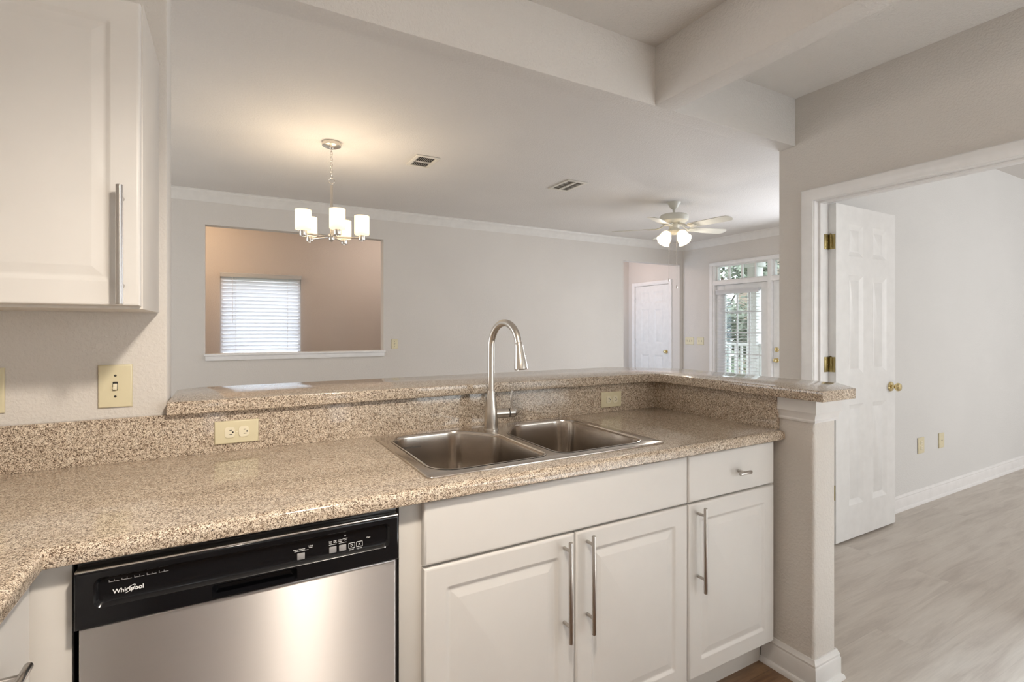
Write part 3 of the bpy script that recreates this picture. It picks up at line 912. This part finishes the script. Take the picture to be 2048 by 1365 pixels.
# ------------------------------------------------------------------ faucet
fx, fy = 0.855, 1.690
f = thing('kitchen_faucet', 'tall brushed nickel gooseneck faucet with pull-down spray head behind the sink', 'faucet', (fx, fy, 0.9195))
mb = MB()
mb.lathe([(0.0285, 0), (0.0285, 0.003), (0.026, 0.006), (0.0255, 0.055), (0.0245, 0.075), (0.019, 0.115), (0.0150, 0.138), (0.0142, 0.146), (0.012, 0.147)], (fx, fy, 0.9195), n=32)
mb.build('body', M['nickel'], f)
mb = MB()
dirv = Vector((0.082, -0.996, 0)).normalized()
rad_, zc = 0.092, 1.226
P0 = Vector((fx, fy, 0))
pts = [(fx, fy, 1.064), (fx, fy, 1.12), (fx, fy, 1.18), (fx, fy, zc)]
for q in range(1, 17):
    a = R(180 - q * 10.5)
    p = P0 + dirv * (rad_ + rad_ * math.cos(a)); pts.append((p.x, p.y, zc + rad_ * math.sin(a)))
last = Vector(pts[-1]); tdir = (last - Vector(pts[-2])).normalized()
mb.tube(pts, 0.0128, 18)
mb.build('spout', M['nickel'], f)
tdir = (tdir + Vector((0, 0, -0.9))).normalized()
mb = MB(); mb.lathe([(0.0128, -0.004), (0.0146, 0.0), (0.0150, 0.012), (0.0175, 0.035), (0.0215, 0.062), (0.0235, 0.082), (0.0235, 0.088), (0.0205, 0.090), (0.019, 0.086), (0, 0.086)], last, tdir, 28, True, False)
sh = mb.build('spray_head', M['nickel'], f)
mb = MB(); mb.lathe([(0.0185, 0.0862), (0.0185, 0.0875), (0, 0.0875)], last, tdir, 24, True, False); mb.build('spray_face', M['dark'], sh)
mb = MB(); q_ = last + tdir * 0.045 + Vector((0.0188, 0.0, 0.004)); mb.lathe([(0.006, -0.003), (0.0055, 0.003), (0.002, 0.0045), (0, 0.0045)], q_, (1, -0.1, 0.2), 14, True, False); mb.build('spray_button', M['nickel'], sh)
mb = MB(); hz = 0.978
mb.lathe([(0.0185, 0.016), (0.0185, 0.067), (0.0172, 0.069)], (fx, fy, hz), (1, -0.12, 0), 28)
mb.build('valve_housing', M['nickel'], f)
mb = MB(); mb.lathe([(0.0165, 0.068), (0.0165, 0.073)], (fx, fy, hz), (1, -0.12, 0), 28); mb.build('gap_ring', M['dark'], f)
mb = MB(); mb.lathe([(0.0185, 0.072), (0.0187, 0.092), (0.0150, 0.098), (0.006, 0.100), (0, 0.100)], (fx, fy, hz), (1, -0.12, 0), 28, True, False); lv = mb.build('handle_hub', M['nickel'], f)
mb = MB()
lp = [(fx + 0.083, fy - 0.010, hz + 0.012), (fx + 0.082, fy - 0.008, hz + 0.03), (fx + 0.084, fy - 0.004, hz + 0.05), (fx + 0.088, fy + 0.001, hz + 0.072), (fx + 0.091, fy + 0.004, hz + 0.080)]
mb.tube(lp, [0.009, 0.0085, 0.0085, 0.0085, 0.006], 14, True, 0.45)
mb.build('lever', M['nickel'], lv)

# ------------------------------------------------------------------ dishwasher
D = thing('dishwasher', 'stainless steel dishwasher with glossy black control panel under the countertop', 'dishwasher', (0.053, 1.5, 0.0))
yc = 1.166
mb = MB(); mb.box((-0.240, 1.20, 0.10), (0.346, 1.78, 0.872)); mb.build('tub', M['dark'], D)
mb = MB(); mb.box((-0.240, 1.185, 0.862), (0.346, 1.205, 0.876), 0.001); mb.build('mounting_strip', M['black'], D)
mb = MB(); mb.box((-0.2415, yc + 0.002, 0.8575), (0.3475, yc + 0.030, 0.8625), 0.002); mb.build('edge_highlight_strip', M['nickel'], D)  # strip added to carry the bright highlight along the console's top edge
mb = MB()
REC = [(0.0, 0.0), (0.002, 0.002), (0.006, 0.0075), (0.008, 0.008)]
POC = [(0.0, 0.0), (0.002, 0.003), (0.006, 0.016), (0.010, 0.020)]
relief(mb, FY(yc), -0.242, 0.348, 0.757, 0.860, [(-0.214, 0.326, 0.791, 0.846, REC, 0.012), (-0.030, 0.127, 0.760, 0.788, POC, 0.006)], back=0.034, edge=0.005)
con = mb.build('control_panel', M['black'], D)
yp = yc + 0.0078
def logo_swoosh(m):
    pts = []
    for q in range(15):
        a = R(-150 + q * 20)
        px, pz = 0.0105 * math.cos(a), 0.0030 * math.sin(a)
        ca, sa = math.cos(R(35)), math.sin(R(35))
        pts.append((-0.1625 + px * ca - pz * sa, yp - 0.0003, 0.8125 + px * sa + pz * ca))
    m.tube(pts, 0.0005, 6)
lettering('lettering', 'Whirlpool', 0.0112, (-0.164, yp - 0.0002, 0.8125), M['print'], con, extra=logo_swoosh, bold=0.00018)
mb = MB()
for k in range(5):
    x = -0.193 + k * 0.019
    mb.box((x, yp - 0.0006, 0.8315), (x + 0.015, yp + 0.001, 0.8323)); mb.box((x - 0.0002, yp - 0.0006, 0.8315), (x + 0.0006, yp + 0.001, 0.8355)); mb.box((x + 0.0075, yp - 0.0006, 0.8315), (x + 0.0083, yp + 0.001, 0.8355))
mb.build('vent_slots', M['grey'], con)
for x in (0.135, 0.2005, 0.2215):
    mb = MB(); mb.box((x - 0.0078, yp - 0.0022, 0.8005), (x + 0.0078, yp + 0.001, 0.8145), 0.0014); mb.build('button', M['grey'], con)
for x, kind in ((0.2415, 'play'), (0.2585, 'stop')):
    mb = MB()
    for a, b in (((x - 0.0070, 0.8025), (x + 0.0070, 0.8033)), ((x - 0.0070, 0.8137), (x + 0.0070, 0.8145)), ((x - 0.0070, 0.8025), (x - 0.0062, 0.8145)), ((x + 0.0062, 0.8025), (x + 0.0070, 0.8145))):
        mb.box((a[0], yp - 0.0005, a[1]), (b[0], yp + 0.001, b[1]))
    if kind == 'play':
        for p, q in (((x - 0.002, 0.8055), (x - 0.002, 0.8115)), ((x - 0.002, 0.8115), (x + 0.003, 0.8085)), ((x + 0.003, 0.8085), (x - 0.002, 0.8055))):
            mb.tube([(p[0], yp - 0.0003, p[1]), (q[0], yp - 0.0003, q[1])], 0.0004, 6)
    else:
        for p, q in (((x - 0.002, 0.806), (x + 0.002, 0.811)), ((x - 0.002, 0.811), (x + 0.002, 0.806))):
            mb.tube([(p[0], yp - 0.0003, p[1]), (q[0], yp - 0.0003, q[1])], 0.0004, 6)
    mb.build('start_button' if kind == 'play' else 'cancel_button', M['print'], con)
for x0, x1, z in ((0.122, 0.150, 0.8185), (0.1925, 0.2085, 0.8185), (0.2135, 0.2300, 0.8185)):
    mb = MB(); mb.box((x0, yp - 0.0004, z), (x1, yp + 0.001, z + 0.0006)); mb.build('marking_line', M['print'], con)
mb = MB(); mb.ring((0.2270, yp - 0.0003, 0.8335), 0.0014, 0.0003, (0, 1, 0), 12, 5); mb.build('lock_symbol', M['print'], con)
lettering('lettering', 'Heavy Normal', 0.0040, (0.1315, yp - 0.0002, 0.8225), M['print'], con)
for body, x, z, sz in (('1-Hour\nWash', 0.1545, 0.8245, 0.0034), ('Heat\nDry', 0.1955, 0.8245, 0.0034), ('High\nTemp', 0.2055, 0.8245, 0.0034), ('4 Hour\nDelay', 0.2165, 0.8245, 0.0034), ('Control\nLock', 0.2270, 0.8255, 0.0030), ('START\nResume', 0.2415, 0.7975, 0.0032), ('CANCEL\nDrain', 0.2585, 0.7975, 0.0032), ('Clean', 0.2785, 0.8195, 0.0036)):
    lettering('lettering', body, sz, (x, yp - 0.0002, z), M['print'], con)
mb = MB(); relief(mb, FY(1.172), -0.236, 0.342, 0.115, 0.7555, [], back=0.026, edge=0.003); mb.build('door', M['steel'], D)
mb = MB(); mb.box((-0.240, 1.24, 0.0), (0.346, 1.25, 0.10)); mb.build('toe_panel', M['black'], D)

# ------------------------------------------------------------------ wall plates
def plate(F, u0, u1, v0, v1, label, name, cat, kind, mat='ivory', mat2='ivory2', group=None, horizontal=False):
    cu, cv = (u0 + u1) / 2, (v0 + v1) / 2
    t = thing(name, label, cat, F(cu, v0, 0), group)
    mb = MB(); relief(mb, lambda u, v, w: F(u, v, w - 0.006), u0, u1, v0, v1, [], back=0.0058, edge=0.004); mb.build('cover_plate', M[mat], t)
    def bx(m, du0, du1, dv0, dv1, w0, w1, bev=0.0):
        if horizontal:
            du0, du1, dv0, dv1 = dv0, dv1, du0, du1
        pa, pb = F(cu + du0, cv + dv0, w0), F(cu + du1, cv + dv1, w1)
        m.box(tuple(min(p, q) for p, q in zip(pa, pb)), tuple(max(p, q) for p, q in zip(pa, pb)), bev)
    n_ax = Vector(F(0, 0, -1)) - Vector(F(0, 0, 0))
    if kind == 'outlet':
        for s_ in (-0.0195, 0.0195):
            mb = MB(); loop = rounded([(-0.0165, -0.0140), (0.0165, -0.0140), (0.0165, 0.0140), (-0.0165, 0.0140)], 0.009, 5)
            if horizontal: loop = [(v_ + s_, -u_) for u_, v_ in loop]
            else: loop = [(u_, v_ + s_) for u_, v_ in loop]
            mb.loft([[F(cu + a, cv + b, -0.005) for a, b in loop], [F(cu + a, cv + b, -0.0085) for a, b in loop]])
            rc = mb.build('receptacle', M[mat2], t)
            mb = MB()
            bx(mb, -0.0072, -0.0054, s_ - 0.001, s_ + 0.007, -0.0088, -0.0080); bx(mb, 0.0054, 0.0072, s_ - 0.001, s_ + 0.006, -0.0088, -0.0080)
            gu, gv = (s_ + 0.0085, 0) if horizontal else (0, s_ - 0.0075)
            mb.lathe([(0.0024, 0), (0.0024, 0.0009), (0, 0.0009)], F(cu + gu, cv + gv, -0.0080), n_ax, 12, True, False)
            mb.build('slots', M['dark'], rc)
        mb = MB(); mb.lathe([(0.003, 0), (0.002, 0.0012), (0, 0.0012)], F(cu, cv, -0.006), n_ax, 12, True, False); mb.build('screw', M[mat2], t)
    else:
        n = {'switch': 1, 'double_switch': 2, 'triple_switch': 3, 'jack': 1}[kind]
        for k in range(n):
            o = (k - (n - 1) / 2) * 0.046
            if kind == 'jack':
                mb = MB(); bx(mb, -0.006, 0.006, -0.004, 0.004, -0.0066, -0.0055); mb.build('jack', M['mark'], t)
            else:
                mb = MB(); bx(mb, o - 0.0058, o + 0.0058, -0.0125, 0.0125, -0.0066, -0.0040); sl = mb.build('slot', M['mark'], t)
                mb = MB(); bx(mb, o - 0.0047, o + 0.0047, -0.011, 0.007, -0.0095, -0.005, 0.0015); bx(mb, o - 0.0044, o + 0.0044, -0.010, -0.001, -0.0165, -0.0085, 0.002)
                mb.build('toggle', M[mat2], t)
            for z in (-0.030, 0.030):
                mb = MB(); mb.lathe([(0.0032, 0), (0.0022, 0.0012), (0, 0.0012)], F(cu + o, cv + z, -0.006), n_ax, 12, True, False); mb.build('screw', M['mark' if kind == 'switch' else mat2], t)
    return t
plate(FY(1.808), -0.040, 0.082, 0.939, 1.010, 'ivory double outlet set sideways in the backsplash left of the sink', 'electrical_outlet', 'outlet', 'outlet', horizontal=True)
plate(FY(1.808), 1.472, 1.590, 0.936, 1.006, 'ivory double outlet set sideways in the backsplash right of the faucet', 'electrical_outlet', 'outlet', 'outlet', horizontal=True)
plate(FY(1.829), -0.325, -0.246, 1.071, 1.194, 'large ivory light switch plate on the wall under the wall cabinet', 'light_switch', 'light switch', 'switch')
plate(FY(1.829), -0.598, -0.519, 1.074, 1.194, 'ivory wall plate cut by the left edge of the photo, above the backsplash', 'light_switch', 'light switch', 'switch')
plate(FY(5.838), 1.652, 1.726, 1.055, 1.167, 'small ivory switch plate on the far wall beside the pass-through', 'light_switch', 'light switch', 'switch')
plate(FX(6.448), 5.612, 5.782, 1.032, 1.148, 'wide ivory three gang switch plate nearest the room corner by the balcony doors', 'light_switch', 'light switch', 'triple_switch')
plate(FX(6.448), 5.418, 5.548, 1.034, 1.150, 'ivory double switch plate beside the balcony door casing', 'light_switch', 'light switch', 'double_switch')
plate(FY(1.798), 4.430, 4.525, 0.368, 0.486, 'ivory double outlet low on the bedroom wall, nearer the open door', 'electrical_outlet', 'outlet', 'outlet')
plate(FY(1.798), 4.765, 4.850, 0.372, 0.486, 'ivory wall jack plate low on the bedroom wall, farther from the open door', 'wall_jack', 'wall jack', 'jack')

# ================================================================== chandelier
cx, cy = 0.65, 3.855
ch = thing('chandelier', 'brushed nickel chandelier with five lit frosted cylinder shades hanging from the dining ceiling', 'chandelier', (cx, cy, 1.93))
mb = MB(); mb.lathe([(0.0, 2.600), (0.012, 2.600), (0.016, 2.608), (0.050, 2.614), (0.066, 2.622), (0.067, 2.640), (0.064, LC)], (cx, cy, 0), n=32, cap0=False); mb.build('canopy', M['nickel'], ch)
mb = MB(); mb.ring((cx, cy, 2.592), 0.012, 0.0028, (1, 0, 0), 16, 6)
nz = 9; zt, zb_ = 2.580, 2.392
for k in range(nz):
    z = zb_ + (zt - zb_) * (k + 0.5) / nz
    ax = (1, 0.3, 0) if k % 2 else (-0.3, 1, 0)
    axv = Vector(ax).normalized(); side = axv.cross(Vector((0, 0, 1)))
    loop = []
    for q in range(13):
        a = 2 * math.pi * q / 12
        p = Vector((cx, cy, z)) + side * 0.0085 * math.cos(a) + Vector((0, 0, 1)) * 0.0145 * math.sin(a)
        loop.append(p)
    mb.tube(loop, 0.0018, 6, False)
mb.build('chain', M['nickel'], ch)
mb = MB(); mb.ring((cx, cy, 2.368), 0.020, 0.0035, (0.3, 1, 0), 20, 8); mb.lathe([(0.0, 2.338), (0.009, 2.338), (0.010, 2.348), (0.005, 2.352), (0, 2.352)], (cx, cy, 0), n=16, cap0=False, cap1=False); mb.build('loop', M['nickel'], ch)
mb = MB(); mb.lathe([(0.0105, 1.985), (0.0105, 2.330), (0.008, 2.340)], (cx, cy, 0), n=20); mb.build('stem', M['nickel'], ch)
mb = MB(); mb.lathe([(0.0, 1.925), (0.008, 1.926), (0.012, 1.932), (0.020, 1.938), (0.022, 1.945), (0.022, 1.978), (0.016, 1.986), (0.011, 1.990)], (cx, cy, 0), n=24, cap0=False); mb.build('hub', M['nickel'], ch)
for k in range(5):
    a = R(-89.2 + 72 * k); ca, sa = math.cos(a), math.sin(a)
    ax_, ay_ = cx + 0.212 * ca, cy + 0.212 * sa
    mb = MB(); mb.tube([(cx + 0.018 * ca, cy + 0.018 * sa, 1.960), (ax_ - 0.015 * ca, ay_ - 0.015 * sa, 1.960)], 0.0062, 12); arm = mb.build('arm', M['nickel'], ch)
    mb = MB(); mb.lathe([(0.0, 1.934), (0.007, 1.935), (0.008, 1.941), (0.024, 1.943), (0.0255, 1.947), (0.0255, 1.978), (0.022, 1.981)], (ax_, ay_, 0), n=24, cap0=False); mb.build('socket_cup', M['nickel'], arm)
    mb = MB()
    mb.lathe([(0.020, 1.982), (0.049, 1.983), (0.053, 1.988), (0.0535, 2.000), (0.0535, 2.122), (0.0505, 2.122), (0.0505, 2.002), (0.048, 1.988), (0.020, 1.985)], (ax_, ay_, 0), n=28, cap0=False, cap1=False)
    mb.build('shade', M['shade'], arm)
    mb = MB(); mb.lathe([(0.0, 2.005), (0.012, 2.006), (0.013, 2.020), (0.022, 2.034), (0.025, 2.046), (0.020, 2.060), (0.010, 2.068), (0, 2.069)], (ax_, ay_, 0), n=16, cap0=False, cap1=False); mb.build('bulb', M['bulb'], arm)
    point('chandelier_bulb_light', (ax_, ay_, 2.106), 3.4, WARM, 0.018)

# ================================================================== ceiling fan
cx, cy = 4.177, 3.901
fan = thing('ceiling_fan', 'white five blade ceiling fan with lit glass shades in the living room', 'ceiling fan', (cx, cy, 2.17))
mb = MB(); mb.lathe([(0.018, 2.572), (0.030, 2.580), (0.046, 2.600), (0.058, 2.625), (0.068, 2.638), (0.070, LC)], (cx, cy, 0), n=28); mb.build('canopy', M['fan'], fan)
mb = MB(); mb.lathe([(0.0135, 2.520), (0.0135, 2.578)], (cx, cy, 0), n=16); mb.build('downrod', M['fan'], fan)
mb = MB(); mb.lathe([(0.02, 2.528), (0.10, 2.522), (0.138, 2.512), (0.150, 2.496), (0.150, 2.462), (0.144, 2.446), (0.110, 2.432), (0.055, 2.424)], (cx, cy, 0), n=36); mb.build('motor_housing', M['fan'], fan)
mb = MB(); mb.lathe([(0.055, 2.424), (0.056, 2.395), (0.050, 2.372), (0.058, 2.358), (0.066, 2.340), (0.058, 2.318), (0.030, 2.305), (0.010, 2.298), (0, 2.298)], (cx, cy, 0), n=28, cap1=False); kit = mb.build('light_kit', M['fan'], fan)
for k in range(5):
    a = R(18 - 29.2 + 72 * k)
    e = Vector((math.cos(a), math.sin(a), 0)); n_ = Vector((-math.sin(a), math.cos(a), 0)); up = Vector((0, 0, 1))
    tw = R(-12)
    n2 = n_ * math.cos(tw) + up * math.sin(tw); u2 = -n_ * math.sin(tw) + up * math.cos(tw)
    o = Vector((cx, cy, 2.372))
    outline = [(0.20, -0.052), (0.30, -0.058), (0.45, -0.063), (0.58, -0.066), (0.63, -0.060), (0.655, -0.036), (0.662, 0), (0.655, 0.036), (0.63, 0.060), (0.58, 0.066), (0.45, 0.063), (0.30, 0.058), (0.20, 0.052), (0.185, 0.03), (0.185, -0.03)]
    mb = MB(); mb.loft([[o + e * r_ + n2 * w_ + u2 * h for r_, w_ in outline] for h in (-0.003, 0.003)])
    bld = mb.build('blade', M['blade'], fan)
    mb = MB()
    mb.tube([o + e * 0.05 + up * 0.045, o + e * 0.10 + up * 0.036, o + e * 0.15 + up * 0.006, o + e * 0.20 - u2 * 0.006], [0.012, 0.011, 0.012, 0.010], 8, True, 0.6)
    prof = [(0.18, -0.030), (0.26, -0.036), (0.275, 0), (0.26, 0.036), (0.18, 0.030)]
    mb.loft([[o + e * r_ + n2 * w_ + u2 * h for r_, w_ in prof] for h in (-0.009, -0.0032)])
    mb.build('blade_iron', M['fan'], bld)
for k in range(4):
    a = R(45 - 47.0 + 90 * k); e = Vector((math.cos(a), math.sin(a), 0))
    o = Vector((cx, cy, 2.335)) + e * 0.070
    axd = (e * 0.66 + Vector((0, 0, -0.78))).normalized()
    mb = MB(); mb.lathe([(0.016, -0.012), (0.020, 0.0), (0.022, 0.020), (0.019, 0.024)], o, axd, 18); arm = mb.build('lamp_arm', M['fan'], kit)
    mb = MB()
    prof = [(0.020, 0.022), (0.036, 0.030), (0.050, 0.048), (0.056, 0.072), (0.058, 0.100), (0.062, 0.125), (0.069, 0.140)]
    mb.lathe(prof + [(r_ - 0.003, h) for r_, h in reversed(prof)], o, axd, 28, False, False)
    mb.build('glass_shade', M['fanshade'], kit)
    mb = MB(); mb.lathe([(0.010, 0.022), (0.012, 0.05), (0.024, 0.075), (0.026, 0.09), (0.018, 0.108), (0, 0.114)], o, axd, 14, True, False); mb.build('bulb', M['bulb'], kit)
    p = o + axd * 0.135
    point('fan_bulb_light', p, 6.0, (1.0, 0.93, 0.84), 0.02)
for (dx, dy, z0, z1) in ((-0.055, 0.02, 2.32, 1.835), (0.02, -0.02, 2.30, 1.76)):
    mb = MB(); mb.tube([(cx + dx, cy + dy, z0), (cx + dx, cy + dy, z1)], 0.0018, 6); pc = mb.build('pull_chain', M['nickel'], fan)
    mb = MB(); mb.lathe([(0.003, 0.0), (0.007, -0.012), (0.0075, -0.03), (0.004, -0.04), (0, -0.041)], (cx + dx, cy + dy, z1), n=12, cap1=False); mb.build('chain_pull', M['nickel'], pc)
# uplight thrown on to the ceiling from the lamps between the blades
# ================================================================== ceiling vents
def vent(label, x0, x1, y0, y1, style):
    t = thing('ceiling_vent', label, 'vent', ((x0 + x1) / 2, (y0 + y1) / 2, LC - 0.012), 'ceiling air vents')
    mb = MB()
    f = 0.028
    for a, b in (((x0, y0), (x1, y0 + f)), ((x0, y1 - f), (x1, y1)), ((x0, y0 + f), (x0 + f, y1 - f)), ((x1 - f, y0 + f), (x1, y1 - f))):
        mb.box((a[0], a[1], LC - 0.010), (b[0], b[1], LC - 0.0005), 0.003)
    mb.build('frame', M['vent'], t)
    mb = MB(); mb.box((x0 + f, y0 + f, LC - 0.002), (x1 - f, y1 - f, LC - 0.0008)); mb.build('duct', M['dark' if style == 0 else 'duct'], t)
    mb = MB()
    if style == 0:
        n = 9
        for k in range(n):
            x = x0 + f + (x1 - x0 - 2 * f) * (k + 0.5) / n
            mb.loft([[(x - 0.005, yy, LC - 0.009), (x - 0.0035, yy, LC - 0.009), (x + 0.006, yy, LC - 0.002), (x + 0.0045, yy, LC - 0.002)] for yy in (y0 + f, y1 - f)])
        ym = (y0 + y1) / 2
        mb.box((x0 + f, ym - 0.006, LC - 0.011), (x1 - f, ym + 0.006, LC - 0.003))
    else:
        n = 8
        for k in range(n):
            y = y0 + f + (y1 - y0 - 2 * f) * (k + 0.5) / n
            mb.loft([[(xx, y - 0.016, LC - 0.010), (xx, y - 0.0145, LC - 0.010), (xx, y + 0.016, LC - 0.0025), (xx, y + 0.0145, LC - 0.0025)] for xx in (x0 + f, x1 - f)])
        xm = (x0 + x1) / 2
        mb.box((xm - 0.012, y0 + f, LC - 0.011), (xm + 0.012, y1 - f, LC - 0.003))
    mb.build('louvers', M['vent'], t)
vent('dark slotted air vent in the ceiling just right of the chandelier', 1.272, 1.465, 3.786, 4.068, 0)
vent('pale air vent in the ceiling between the chandelier and the ceiling fan', 2.685, 2.905, 3.755, 4.095, 1)

# ================================================================== outside the balcony doors
mb = MB(); mb.box((6.57, 2.5, -0.10), (8.3, 7.6, -0.02)); struct('balcony_floor', mb, M['concrete'])
mb = MB(); mb.box((6.57, 2.5, 2.52), (8.4, 7.6, 2.62)); struct('balcony_ceiling', mb, M['stucco'])
mb = MB(); mb.box((-40, -40, -3.2), (60, 60, -3.1)); struct('ground', mb, M['lawn'])
rl = thing('balcony_railing', 'white balcony railing with slim balusters outside the glass doors', 'railing', (8.2, 5.4, -0.02))
mb = MB(); mb.box((8.17, 3.2, 0.97), (8.25, 7.4, 1.02), 0.006); mb.box((8.18, 3.2, 0.06), (8.24, 7.4, 0.11), 0.005); mb.build('rails', M['trim'], rl)
y = 3.3
while y < 7.4:
    mb = MB(); mb.box((8.193, y - 0.017, 0.11), (8.227, y + 0.017, 0.97)); mb.build('baluster', M['trim'], rl); y += 0.125
t = thing('porch_column', 'white square porch column at the balcony corner', 'column', (8.2, 5.77, -0.02))
mb = MB(); mb.box((8.10, 5.68, -0.02), (8.30, 5.86, 2.52), 0.008); mb.build('shaft', M['trim'], t)
mb = MB(); mb.box((8.07, 5.65, -0.02), (8.33, 5.89, 0.14), 0.008); mb.build('plinth', M['trim'], t)
mb = MB(); mb.box((8.07, 5.65, 2.38), (8.33, 5.89, 2.52), 0.008); mb.build('capital', M['trim'], t)
def tree(label, x, y, h, r, n, seed):
    rr = random.Random(seed)
    t = thing('tree', label, 'tree', (x, y, -3.1), 'trees beyond the balcony')
    mb = MB(); mb.tube([(x, y, -3.1), (x + 0.1, y, -1.5), (x - 0.05, y + 0.1, 0.2), (x + 0.1, y, h - 1.0)], [0.18, 0.14, 0.10, 0.04], 10)
    for q in range(7):
        a = rr.uniform(0, 6.28); z = rr.uniform(-0.8, h - 1.6); l = rr.uniform(0.6, r)
        mb.tube([(x, y, z), (x + math.cos(a) * l * 0.5, y + math.sin(a) * l * 0.5, z + 0.35), (x + math.cos(a) * l, y + math.sin(a) * l, z + 0.8)], [0.05, 0.03, 0.012], 6)
    mb.build('trunk', M['bark'], t)
    mb = MB()
    cl = [(rr.uniform(-r, r) * 0.8, rr.uniform(-r, r) * 0.8, rr.uniform(-1.6, h)) for _ in range(26)]
    for _ in range(n):
        c0 = rr.choice(cl)
        p = Vector((x + c0[0] + rr.gauss(0, 0.32), y + c0[1] + rr.gauss(0, 0.32), c0[2] + rr.gauss(0, 0.26)))
        u = Vector((rr.uniform(-1, 1), rr.uniform(-1, 1), rr.uniform(-0.6, 0.6))).normalized(); w_ = u.orthogonal().normalized()
        l, b = rr.uniform(0.07, 0.14), rr.uniform(0.03, 0.05)
        vs = [mb.bm.verts.new(q) for q in (p - u * l, p + w_ * b, p + u * l, p - w_ * b)]
        mb.bm.faces.new(vs)
    mb.build('foliage', M['leaf'], t, smooth=False)
tree('leafy green tree seen through the left half of the balcony door glass', 11.2, 8.9, 3.6, 1.5, 9000, 3)
tree('second leafy tree, smaller and behind the middle of the balcony door glass', 12.4, 12.6, 3.3, 1.4, 7000, 5)
b = thing('neighbour_building', 'tan stucco building standing beyond the balcony', 'building', (16, 9.5, -3.1))
mb = MB(); mb.box((15.0, 8.0, -3.1), (19.0, 11.2, 4.2)); mb.build('wall', M['stucco'], b)
mb = MB(); mb.box((14.7, 7.7, 4.2), (19.3, 11.5, 4.45)); mb.build('roof', M['roof'], b)
for zz in (0.6,):
    mb = MB(); mb.box((14.96, 9.0, zz), (15.0, 9.9, zz + 1.3), 0.01); wf = mb.build('window', M['trim'], b)
    mb = MB(); mb.box((14.94, 9.08, zz + 0.08), (14.965, 9.82, zz + 1.22)); mb.build('pane', M['black'], wf)
